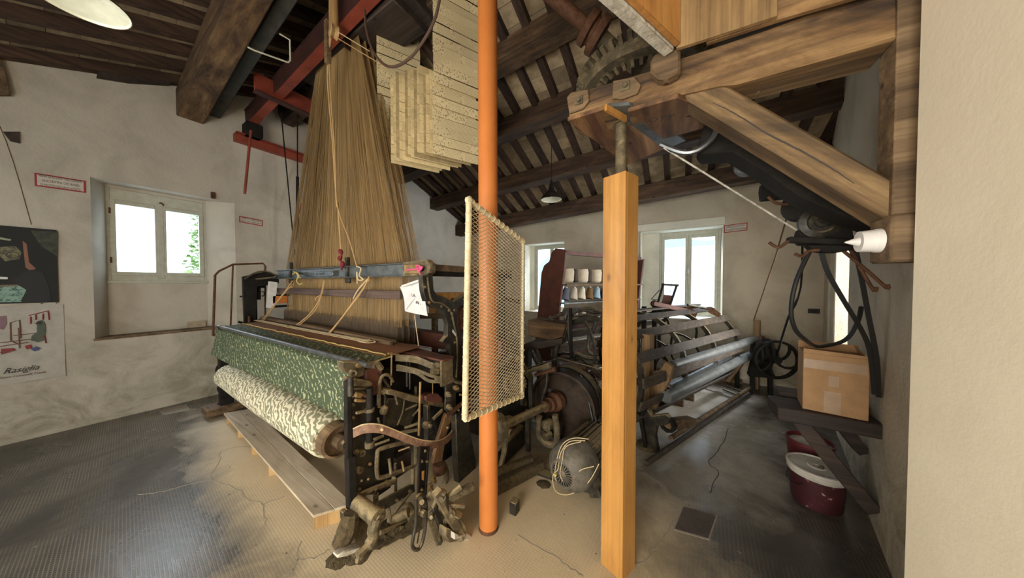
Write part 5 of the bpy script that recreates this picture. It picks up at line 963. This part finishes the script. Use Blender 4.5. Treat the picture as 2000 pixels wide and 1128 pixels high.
gb = PP(1305, 828, fc + A_ * .1, A_); M().ring(gb, A_, .045, .072, .06, 8).build('hub_ring', m_black, wm); M().bar(gb, PZ(1350, 822, .20), .09, .085).build('wooden_block', m_oldw, wm, bevel=.006)
M().tube(bez([PY(1262, 795, 2.9), PY(1252, 815, 2.9), PY(1257, 850, 2.9), PY(1262, 880, 2.9)], 4), .018, 8).build('foot_rib', m_black, wm)
for a, b in (((1343, 595), (1400, 606)),): M().cyl(PY(*a, 4.4), PY(*b, 4.7), .018, 10).build('cross_rod', m_iron, wm)
for pts in ([(1338, 600), (1348, 598), (1362, 612), (1358, 622), (1346, 616)], [(1380, 600), (1392, 600), (1408, 612), (1404, 620), (1388, 612)]): M().prism(py(pts, 4.5), (0, .03, 0)).build('guide_bracket', m_rust, wm)
for a, b in (((1275, 592), (1340, 606)),): M().bar(PY(*a, 4.2), PY(*b, 4.5), .06, .06).build('guide_rail', m_redw, wm, bevel=.004)
M().bar(PY(1180, 620, 3.6), PY(1346, 606, 4.6), .06, .012).build('feed_board', m_steel, wm)
sb = V((-.15, 5.1, .0)); M().prism([V(p) for p in ((-.9, 5.55, .06), (.85, 5.62, .06), (.85, 5.62, .0), (-.9, 5.55, .0))], (0, .06, 0)).build('base_board', m_oldw, wm)
for u in (0, 1): M().bar(V((.55, 5.1, .03)) + V((.06 * u, .2 * u, 0)), V((.72, 4.95, .02)) + V((.06 * u, .2 * u, 0)), .02, .02).build('floor_rod', m_iron, wm)
# small reed stand behind the drum, before the window
rs = thing('reed_stand', 'small leaning iron reed stand silhouetted before the bright back window', 'stand', PY(1290, 600, 4.6))
yy = 4.6
M().bar(PY(1296, 553, yy), PY(1280, 608, yy), .04, .03).bar(PY(1322, 556, yy), PY(1308, 598, yy), .035, .03).build('side', m_black, rs, bevel=.004)
M().bar(PY(1292, 555, yy), PY(1326, 557, yy), .03, .03).build('top_bar', m_iron, rs); M().prism(py([(1296, 575), (1316, 577), (1310, 600), (1290, 600)], yy), (0, .02, 0)).build('reed_board', m_redw, rs)
M().lathe(PY(1278, 593, yy), (.3, 1, 0), [(.05, -.02), (.055, 0), (.05, .02)], 20).build('wheel', m_black, rs); M().cyl(PY(1288, 566, yy), PY(1272, 584, yy), .006, 6).bar(PY(1272, 584, yy), PY(1290, 586, yy), .01, .012).build('stay', m_iron, rs)
M().cyl(PY(1311, 554, yy), PY(1318, 528, yy), .003, 5).cyl(PY(1309, 573, yy), PY(1311, 554, yy), .003, 5).build('wire', m_black, rs)
M().box(-.50, -.44, 4.55, 4.65, .0, 1.25).build('leg', m_black, rs); M().box(-.36, -.30, 4.55, 4.65, .0, 1.25).build('leg', m_black, rs)
pz = PZ(1322, 768, .10); pt_ = thing('slatted_crate', 'small slatted wooden crate on the floor under the warping drum', 'crate', pz)
for i in range(4): M().bar(pz + Bp * (.11 - .07 * i) - A_ * .16, pz + Bp * (.11 - .07 * i) + A_ * .2, .045, .012).build('slat', m_oldw, pt_)
for k in (-.13, .17): M().bar(pz + A_ * k - Bp * .14 - V((0, 0, .055)), pz + A_ * k + Bp * .14 - V((0, 0, .055)), .03, .09).build('batten', m_oldw, pt_)
# ---- flywheel machine in the back right corner
fm = thing('flywheel_machine', 'black old machine with a spoked flywheel in the back right corner', 'machine', (1.05, 5.2, 0))
M().wheel(PY(1516, 702, 5.1), (-.35, 1, 0), .265, .03, .045, 5, .05, .03, .9).build('flywheel', m_black, fm)
M().cyl(PY(1516, 702, 5.2), PY(1480, 700, 5.1), .03, 10).build('shaft', m_black, fm)
for r_, dx in ((.16, 0), (.13, 10), (.17, 20)): M().lathe(PY(1478 + dx, 690 - dx * .3, 5.15), (1, .25, 0), [(r_ * .5, -.02), (r_, -.015), (r_, .015), (r_ * .5, .02)], 20).build('disc', m_black, fm)
M().prism(py([(1462, 735), (1470, 705), (1500, 700), (1512, 730), (1500, 738)], 5.3), (0, .15, 0)).build('bed', m_black, fm, bevel=.01)
M().tube(bez(py([(1470, 690), (1485, 668), (1497, 680), (1505, 706), (1490, 722), (1470, 716)], 5.05), 4), .02, 8).build('crank', m_black, fm)
for a in ((1470, 740), (1505, 742), (1440, 728)): M().bar(PZ(a[0], a[1] + 26), PZ(a[0], a[1] + 26) + V((0, .06, .3)), .05, .08).build('leg', m_black, fm)
# ---- creel rack with yarn cones
cb0 = V((-1.60, 3.70, 0)); ck = thing('yarn_rack', 'tall red brown yarn rack with shelves of yarn cones before the back window', 'rack', cb0)
M().prism([PP(a, b, cb0, A_) for a, b in ((1041, 705), (1046, 650), (1052, 590), (1057, 532), (1062, 518), (1072, 510), (1077, 492), (1084, 485), (1100, 486), (1104, 492), (1101, 530), (1092, 600), (1085, 705))], A_ * .04).build('side_board', m_redw, ck, bevel=.006)
def rk(px, py_, s): p = PP(px, py_, cb0, A_); return p + A_ * s
tl_, tr_ = rk(1098, 492, .03), rk(1098, 492, 1.9)
M().bar(tl_, tr_, .05, .06).build('top_bar', m_redw, ck)
M().bar(rk(1096, 556, .03), rk(1096, 556, 1.9), .16, .022).build('shelf', m_oldw, ck); M().bar(rk(1092, 592, .03), rk(1092, 592, 1.9), .16, .018).build('shelf', m_blue, ck)
M().bar(rk(1090, 612, .03), rk(1090, 612, 1.9), .05, .05).build('rail', m_dark, ck); M().bar(rk(1088, 640, .03), rk(1088, 640, 1.9), .12, .06).build('shelf', m_redw, ck); M().bar(rk(1086, 668, .03), rk(1086, 668, 1.9), .12, .02).build('shelf', m_whtw, ck)
M().bar(rk(1086, 690, .03), rk(1086, 690, 1.9), .12, .08).build('shelf', m_redw, ck)
M().prism([rk(1104, 492, 1.9), rk(1070, 510, 1.9), rk(1045, 700, 1.9), rk(1085, 700, 1.9)], A_ * .04).build('side_board', m_redw, ck)
M().bar(rk(1052, 703, .02), rk(1048, 830, .02), .06, .05).build('leg', m_redw, ck); M().bar(rk(1080, 703, .02), rk(1080, 830, .02), .06, .05).build('leg', m_redw, ck); M().bar(rk(1052, 703, 1.9), rk(1048, 830, 1.9), .06, .05).build('leg', m_redw, ck)
cream_y = plain('undyed_yarn', (.58, .50, .38), .9, 0, .4)
desc = ['at the left end', 'second from the side board', 'third from the side board', 'nearest the pine post']
for k in range(4):
    p = rk(1096, 552, .12 + .30 * k); o_ = thing('yarn_cone', 'fat undyed yarn cone on the top shelf, ' + desc[k], 'yarn cone', p, 'fat yarn cones on the top shelf')
    M().lathe(p + V((0, 0, .008)), (0, 0, 1), [(.07, 0), (.088, .02), (.095, .15), (.085, .19), (.03, .195)], 24).build('yarn', cream_y, o_); M().lathe(p + V((0, 0, .19)), (0, 0, 1), [(.028, 0), (.025, .02)], 12).build('tube', m_dark, o_)
    if k < 3: q = p + A_ * .15; M().lathe(q + V((0, 0, .008)), (0, 0, 1), [(.02, 0), (.035, .02), (.028, .18), (.01, .19)], 12).build('bobbin', m_dark, None, 'slim dark bobbin between fat yarn cones, ' + ('leftmost' if k == 0 else 'middle one' if k == 1 else 'rightmost'), 'bobbin', 'bobbins on the top shelf')
cols = [((.10, .11, .15), 'dark blue grey'), ((.56, .48, .38), 'beige'), ((.64, .58, .46), 'cream'), ((.16, .09, .03), 'brown'), ((.30, .42, .52), 'light blue'), ((.03, .03, .045), 'black'), ((.06, .06, .075), 'charcoal')]
for k, (cc, nm) in enumerate(cols):
    p = rk(1092, 588, .10 + .17 * k); o_ = thing('yarn_cone', nm + ' yarn cone leaning on the lower rack shelf', 'yarn cone', p, 'coloured yarn cones on the lower shelf')
    d = V((.25 * A_.x, .25 * A_.y, 1)).normalized(); M().lathe(p + V((0, 0, .02)), d, [(.065, 0), (.07, .01), (.035, .165), (.02, .17)], 20).build('yarn', plain('yarn_' + nm.replace(' ', '_'), cc, .9, 0, .4), o_); M().lathe(p + V((0, 0, .02)) + d * .165, d, [(.016, 0), (.014, .02)], 10).build('tube', m_paper, o_)
for k in range(6):
    p = rk(1090, 612, .16 + .17 * k) + V((0, 0, -.01)); M().lathe(p - V((0, 0, .02)), (.1, .2, -1), [(.045, -.05), (.05, 0), (.035, .08)], 16).build('yarn_cone', cream_y, None, ['leftmost', 'second', 'third', 'fourth', 'fifth', 'rightmost'][k] + ' small pale cone hanging under the lower rack shelf', 'yarn cone', 'small pale cones under the lower shelf')
# ---- wooden work trough and cast iron machine side before the rack
wt = thing('work_trough', 'rough wooden tool trough on a dark table top behind the mesh guard', 'trough', V((-1.35, 3.0, .9)))
M().prism(py([(1031, 625), (1042, 622), (1105, 632), (1098, 658), (1075, 664), (1032, 656)], 2.95), (0, .22, 0)).build('trough', m_purl_l, wt, bevel=.008)
M().prism(py([(1022, 672), (1034, 668), (1098, 660), (1098, 672), (1060, 680), (1024, 684)], 2.95), (0, .3, 0)).build('table_top', m_dark, wt, bevel=.006)
for a, b in (((1062, 628), (1100, 612)), ((1080, 626), (1072, 618)), ((1045, 640), (1060, 628))): M().cyl(PY(*a, 3.0), PY(*b, 3.0), .02, 8).build('tool', m_iron, wt)
for a, b in (((1040, 690), (1068, 745)), ((1045, 680), (1062, 720))): M().bar(PY(*a, 3.0), PY(*b, 3.0), .05, .03).build('leg', m_iron, wt)
M().box(-1.7, -1.6, 3.0, 3.1, 0, .82).build('trestle', m_dark, wt)
cm = thing('winding_machine', 'cast iron winding machine side with S shaped arms before the yarn rack', 'machine', PY(1130, 700, 3.1))
for pts, r in (([(1100, 660), (1108, 630), (1112, 612), (1108, 605)], .03), ([(1118, 690), (1110, 650), (1112, 622), (1130, 606), (1155, 608), (1163, 622), (1160, 640), (1150, 660), (1150, 685), (1165, 695)], .022), ([(1082, 705), (1088, 670), (1100, 645)], .03), ([(1118, 700), (1125, 690), (1145, 698), (1170, 700)], .026), ([(1130, 606), (1150, 602), (1180, 610)], .024)):
    M().tube(bez(py(pts, 3.05), 5), r, 8).build('cast_arm', m_iron, cm)
M().cyl(PY(1114, 602, 3.0), PY(1116, 700, 3.0), .02, 10).build('upright', m_black, cm); M().prism(py([(1096, 618), (1100, 602), (1128, 600), (1130, 606), (1116, 612)], 3.0), (0, .1, 0)).build('top_plate', m_iron, cm)
M().box(-1.10, -.6, 3.1, 3.2, .55, .62).build('bed', m_iron, cm); M().box(-1.15, -1.05, 3.05, 3.15, 0, .6).build('leg', m_iron, cm); M().box(-.66, -.56, 3.05, 3.15, 0, .6).build('leg', m_iron, cm)
wbx = thing('pine_box', 'open orange pine box behind the loom arch', 'box', PY(860, 600, 2.6))
M().prism(py([(838, 597), (868, 597), (868, 612), (838, 612)], 2.4), (0, .2, 0)).build('side', m_post, wbx); M().prism(py([(850, 571), (885, 571), (884, 588), (850, 588)], 2.5), (0, .2, 0)).build('side', m_post, wbx); M().prism(py([(820, 613), (870, 611), (868, 622), (820, 622)], 2.35), (0, .3, 0)).build('shelf', m_oldw, wbx)
M().box(-2.75, -2.69, 2.5, 2.56, 0, 1.42).build('leg', m_oldw, wbx); M().box(-2.4, -2.34, 2.5, 2.56, 0, 1.42).build('leg', m_oldw, wbx)
# ================================================================== lamps, signs, pictures, small things
def lamp(name, label, c, r, wire_top, mat_out, par_tilt=0, deep=.75, bell=False):
    o = thing(name, label, 'lamp', c)
    M().lathe(c, (0, 0, 1), ([(r, 0), (r * .98, .01), (r * .90, r * .34), (r * .62, r * .62), (r * .34, r * .86), (r * .22, r * 1.3), (r * .14, r * 1.75), (r * .05, r * 1.9)] if bell else [(r, 0), (r * .97, .012), (r * .62, r * .38 * deep), (r * .30, r * .62 * deep), (r * .22, r * 1.0 * deep), (r * .08, r * 1.25 * deep)]), 40, cap=False).build('shade_outside', mat_out, o)
    M().lathe(c, (0, 0, 1), [(r * .985, .001), (r * .955, .012), (r * .60, r * .36 * deep), (r * .27, r * .60 * deep), (r * .01, r * .62 * deep)], 40, cap=False).build('shade_inside', m_enam, o)
    M().cyl(c + V((0, 0, r * 1.2 * deep)), V((c.x, c.y, wire_top)), .006, 6).build('cord', m_black, o)
    M().lathe(c + V((0, 0, r * .15)), (0, 0, 1), [(.002, 0), (.018, .01), (.027, .035), (.02, .06), (.014, .085)], 16).build('bulb', m_bulb, o); return o
m_bulb = mk('bulb_glass', lambda nt, b: (b.inputs['Base Color'].__setattr__('default_value', (.95, .78, .45, 1)), b.inputs['Roughness'].__setattr__('default_value', .1)))
cl = PZ(150, 0, 3.02); lamp('pendant_lamp', 'wide cream enamel pendant lamp at the top left corner', cl, .165, 3.75, m_oldw, deep=.55)
c4 = PY(1077, 390, 4.0); lamp('pendant_lamp', 'small black enamel pendant lamp hanging before the back wall', c4, .160, 3.75, m_black, bell=True)
def sign(name, label, a, b, h_, lines, size, plane):
    """a, b = the two top corners on the wall; the plate hangs h_ down."""
    a, b = V(a), V(b); o = thing(name, label, 'sign', (a + b) / 2 - V((0, 0, h_ / 2))); ex = (b - a).normalized(); nrm = ex.cross(V((0, 0, 1))).normalized(); dn = V((0, 0, -h_)) + V((0, 0, 0))
    M().prism([a, b, b + dn, a + dn], nrm * .004).build('border', m_signred, o); i = .013
    M().prism([a + ex * i + V((0, 0, -i)), b - ex * i + V((0, 0, -i)), b - ex * i + dn + V((0, 0, i)), a + ex * i + dn + V((0, 0, i))], nrm * .006).build('plate', m_signw, o)
    for k, l in enumerate(lines):
        c = (a + b) / 2 - V((0, 0, h_ * (k + .5 + .25 * (len(lines) == 2) * (1 if k == 0 else -1) * .4) / len(lines))); text(l, size, c + nrm * .0065, ex, (0, 0, 1), m_ink, o, fit=((b - a).length - .045) * len(l) / max(len(q) for q in lines))
a, b = PX(67, 337, -5.688), PX(167, 353, -5.688); zt_ = (a.z + b.z) / 2
sign('warning_sign', 'red-edged warning sign about starting the machines, left of the window niche', (-5.688, a.y, a.z), (-5.688, b.y, b.z), .135, ['PRIMA DI AVVIARE I MACCHINARI', 'ASSICURATEVI CHE I RIPARI', 'DI PROTEZIONE SIANO A POSTO'], .037, 'x')
a, b = PX(467, 421, -5.688), PX(513, 430, -5.688)
sign('warning_sign', 'small red-edged warning sign between the window niche and the loom', (-5.688, a.y, a.z), (-5.688, b.y, b.z), .095, ['VIETATO USARE I FRENI', 'NELLE MACCHINE I MOTI'], .041, 'x')
a, b = PY(1414, 440, 5.698), PY(1460, 434, 5.698)
sign('warning_sign', 'red-edged warning sign at the top right corner of the back window', (a.x, 5.698, a.z), (b.x, 5.698, b.z), .125, ['È VIETATO AVVICINARSI', 'AI CILINDRI IN FUNZIONE'], .046, 'y')
ph = thing('photo_panel', 'large dark glossy photograph of a weaver at a loom on the left wall', 'photograph', (-5.685, -.6, 1.8))
zA, zB = 2.165, 1.398; y0, y1 = -1.15, -.008
M().box(-5.69, -5.675, y0, y1, zB, zA).build('panel', plain('photo_black', (.010, .010, .008), .7), ph)
def patch(pts, mat, par, x=-5.674, nm='print'): return M().prism([PX(a, b, x) for a, b in pts], (.0006, 0, 0)).build(nm, mat, par, smooth=False)
patch([(0, 560), (52, 558), (50, 575), (42, 589), (0, 590)], mottled('photo_green_cloth', [(.42, (.035, .10, .08)), (.5, (.20, .34, .27))], 34, .5), ph)
patch([(0, 463), (22, 467), (20, 470), (0, 467)], plain('photo_pale', (.32, .35, .22), .5), ph); patch([(0, 482), (30, 480), (42, 492), (38, 505), (10, 510), (0, 500)], mottled('photo_gears', [(.4, (.03, .03, .02)), (.6, (.17, .15, .07))], 30, .5), ph)
patch([(44, 470), (52, 476), (57, 512), (70, 524), (62, 530), (50, 522), (47, 500)], plain('photo_skin', (.26, .10, .06), .5), ph, -5.6735); patch([(22, 548), (52, 528), (66, 526), (84, 532), (96, 560), (100, 588), (40, 588), (52, 566)], plain('photo_jacket', (.006, .006, .008), .6), ph, -5.673)
patch([(0, 556), (52, 555), (52, 558), (0, 560)], plain('photo_rail', (.16, .11, .06), .5), ph); patch([(60, 450), (112, 452), (112, 500), (80, 480)], mottled('photo_foliage', [(.4, (.010, .012, .008)), (.7, (.045, .055, .032))], 20, .5), ph)
patch([(0, 540), (15, 541), (15, 545), (0, 545)], m_paper, ph, -5.6735)
tubew = M().ring(PX(25, 498, -5.673), (1, 0, 0), .028, .034, .0012, 24).build('print', m_ink, ph)
bn = thing('cloth_banner', 'cream paper banner with a sketched weaver and lettering below the dark photograph', 'banner', (-5.68, -.6, 1.0))
rows = [[V((-5.684 + .004 * math.sin(u * 9 + i), y0 + (0.018 - y0) * u, 1.375 - .765 * i / 6 + .01 * math.sin(u * 5) * (i == 6))) for u in [j / 12 for j in range(13)]] for i in range(7)]
M().sheet(rows, .002).build('sheet', plain('banner_paper', (.50, .46, .40), .85), bn)
mr_, mb_, mg2 = plain('sketch_red', (.28, .05, .05), .8), plain('sketch_brown', (.24, .13, .11), .8), plain('sketch_green', (.10, .12, .09), .8)
X_ = -5.6755
patch([(72, 628), (82, 624), (88, 632), (89, 645), (86, 664), (74, 668), (60, 664), (62, 655), (72, 648)], mg2, bn, X_); patch([(68, 632), (75, 626), (84, 628), (80, 634)], m_ink, bn, X_ + .0006); patch([(0, 617), (12, 616), (13, 632), (6, 643), (0, 642)], plain('sketch_mauve', (.26, .15, .18), .8), bn, X_)
patch([(2, 681), (26, 679), (30, 684), (2, 692)], mr_, bn, X_); patch([(48, 675), (60, 672), (62, 680), (52, 682)], mr_, bn, X_); patch([(60, 682), (70, 676), (80, 680), (68, 686)], plain('sketch_blue', (.08, .10, .22), .8), bn, X_)
for pts in ([(20, 630), (21, 665), (36, 672)], [(20, 630), (38, 624), (40, 660)], [(0, 669), (60, 662), (85, 655)], [(0, 676), (55, 668)], [(26, 655), (70, 650)], [(56, 616), (96, 606)], [(60, 618), (60, 632)], [(70, 614), (70, 624)], [(84, 612), (84, 624)], [(94, 608), (96, 624)], [(86, 655), (90, 670)], [(36, 640), (38, 680)], [(0, 688), (30, 684)]):
    M().tube([PX(a, b, X_) for a, b in pts], .004, 4).build('sketch_line', mb_ if pts[0][0] < 56 else mr_, bn)
text('Rasiglia', .075, PX(41, 721, X_), (0, 1, .0), (0, 0, 1), m_ink, bn, shear=.45, fit=.18); text('Museo Comunale Tessile', .032, PX(44, 732, X_), (0, 1, 0), (0, 0, 1), mb_, bn, shear=.35, fit=.24)
for y_ in (-.02, -.10): M().cyl((-5.68, y_, 1.39), (-5.674, y_, 1.39), .006, 6).build('pin', m_iron, bn)
M().tube(bez([(-5.685, -.14, 2.2), (-5.685, -.25, 3.0), (-5.685, -.42, 3.7)], 4), .002, 4).build('hanging_wire', m_rust, None, 'thin wire running up the wall above the dark photograph', 'wire')
M().box(-5.92, -5.90, .93, 1.10, .97, 1.055).build('cardboard_piece', m_board, None, 'small pale board leaning in the right corner of the window niche', 'board')
hc = thing('floor_hatch', 'square grey metal cover plate let into the floor right of the pine post', 'hatch', (.10, 2.19, 0))
hp_ = [PZ(1335, 990), PZ(1398, 1008), PZ(1383, 1052), PZ(1318, 1033)]; cx = sum(hp_, V((0, 0, 0))) / 4
M().prism([p + (p - cx) * .08 for p in hp_], (0, 0, .002)).build('mortar_rim', m_lime, hc); M().prism([p for p in hp_], (0, 0, .005)).build('plate', m_patch, hc)
M().prism([PZ(1246, 955, 0), PZ(1268, 962, 0), PZ(1262, 975, 0), PZ(1246, 995, 0)], (0, 0, .002)).build('mortar_patch', m_lime, floor)
for a, dx in (((1490, 1040), 0), ((1560, 500), 0)): pass
M().box(*(lambda c: (c.x - .06, c.x + .06, 5.685, 5.70, c.z - .035, c.z + .035))(PY(1589, 607, 5.7))).build('wall_socket', m_iron, None, 'small dark iron plate on the back wall left of the black cable', 'wall plate')
for p_ in (PZ(655, 1105), PZ(880, 1088), PZ(1155, 1065), PZ(720, 1100)): pass
for k in range(60):
    a, b = random.choice([(random.uniform(650, 1170), random.uniform(1000, 1120)), (random.uniform(420, 700), random.uniform(860, 1100))]); c = PZ(a, b)
    if proj(c)[2] > 0 and not (-4.5 < c.x < -1.2 and .75 < c.y < 2.6): M().lathe(c, (0, 0, 1), [(random.uniform(.002, .006), 0), (.001, .003)], 5).build('crumb', random.choice([m_lime, m_ink, m_lime]), floor)

# ---- small hardware on the loom: bolt heads, nuts and lint
random.seed(11)
for x_, pts in ((-1.638, [(830, 560), (838, 590), (862, 598), (884, 622), (888, 668), (884, 720), (888, 750)]), (-1.668, [(690, 790), (690, 815), (690, 845), (697, 880), (722, 905), (755, 940), (702, 955)]), (-1.595, [(748, 992), (775, 976), (800, 958)]), (-1.50, [(880, 740), (898, 770), (880, 800), (895, 800)]), (-1.455, [(823, 900), (823, 955), (834, 900)])):
    for a_, b_ in pts: M().lathe(PX(a_, b_, x_), (1, 0, 0), [(.011, -.004), (.011, .006), (.006, .008), (.006, .014)], 6).build('bolt_head', random.choice([m_irond, m_irond, m_brass]), loom)
for a_, b_, c_, d_, r_ in ((700, 765, 712, 768, .012), (735, 760, 752, 768, .012), (770, 765, 776, 790, .010), (792, 800, 815, 790, .008), (800, 700, 801, 760, .006), (812, 755, 812, 775, .012), (738, 815, 744, 838, .008), (726, 860, 750, 850, .010), (855, 745, 872, 760, .008), (778, 880, 800, 872, .006), (760, 895, 764, 925, .010), (785, 900, 789, 920, .008), (806, 915, 806, 945, .014), (776, 960, 790, 985, .012), (758, 985, 764, 1020, .010), (850, 870, 848, 900, .012), (846, 1005, 862, 985, .010), (872, 960, 885, 945, .010), (842, 1040, 850, 1062, .014), (800, 1030, 806, 1045, .016), (890, 830, 893, 860, .010)):
    M().cyl(PX(a_, b_, -1.63), PX(c_, d_, -1.59), r_, 8).build('small_link', random.choice([m_iron, m_irond, m_irond, m_brass]), loom)
def heap(c, rx, ry, h, mat, par, name='lint_heap'):
    rows = []
    for i in range(7):
        v_ = i / 6; rows.append([V(c) + V((rx * v_ * math.cos(t) * random.uniform(.85, 1.1), ry * v_ * math.sin(t) * random.uniform(.85, 1.1), h * .38 * (1 - v_ ** 1.2) * random.uniform(.7, 1.1) + .001)) for t in [2 * math.pi * j / 18 for j in range(19)]])
        rows[-1][-1] = rows[-1][0].copy()
    return M().sheet(rows, .002).build(name, mat, par)
for a_, b_, rx, ry, h in ((700, 1080, .08, .08, .05), (660, 1092, .07, .06, .04), (1030, 918, .10, .08, .05), (1062, 945, .06, .05, .03)): heap(PZ(a_, b_), rx, ry, h, m_grime, loom)
M().tube([PX(518, 622, -4.92), PX(518, 640, -4.86), (-4.80, 1.42, .94)], .01, 6).tube([PX(450, 645, -4.92), (-4.80, 1.20, .94)], .01, 6).build('fixing_stay', m_rust, lg)

# cluttered treadle linkage at the loom's right front foot
def pz(a_, b_, z_): return PZ(a_, b_, z_)
for (a_, b_, z0_), (c_, d_, z1_), w_, h_, mt_ in (((852, 958, .42), (900, 1046, .05), .045, .05, m_irond), ((866, 962, .40), (880, 1012, .20), .03, .03, m_iron), ((884, 990, .26), (908, 1036, .07), .028, .028, m_irond), ((846, 985, .30), (866, 1040, .08), .03, .03, m_iron), ((838, 1000, .24), (862, 960, .40), .018, .018, m_irond), ((868, 985, .30), (908, 988, .26), .02, .02, m_irond), ((880, 972, .34), (926, 948, .38), .04, .03, m_grime), ((842, 1012, .20), (858, 1058, .03), .04, .04, m_grime), ((890, 1002, .22), (902, 1010, .20), .05, .012, m_iron)):
    M().bar(pz(a_, b_, z0_), pz(c_, d_, z1_), w_, h_).build('treadle_link', mt_, loom, bevel=.004)
for a_, b_, z_, r_ in ((862, 968, .38, .028), (882, 1000, .24, .024), (900, 1044, .06, .03), (846, 1022, .15, .026), (872, 1016, .16, .02)):
    M().lathe(pz(a_, b_, z_), (.6, -.8, .1), [(r_, -.025), (r_, .015), (r_ * .5, .018), (r_ * .5, .03)], 12).build('pivot_boss', m_irond, loom)
M().tube(bez([pz(900, 950, .38), pz(886, 962, .36), pz(872, 975, .33), pz(862, 990, .28)], 4), [.02] * 13, 8).build('curved_arm', m_irond, loom)
for k_ in range(7): M().ring(pz(893 + k_ * 1.6, 1006 + k_ * 3.4, .19 - .016 * k_), (.3, .1, -1), .009, .014, .006, 10).build('return_spring_coil', m_irond, loom)
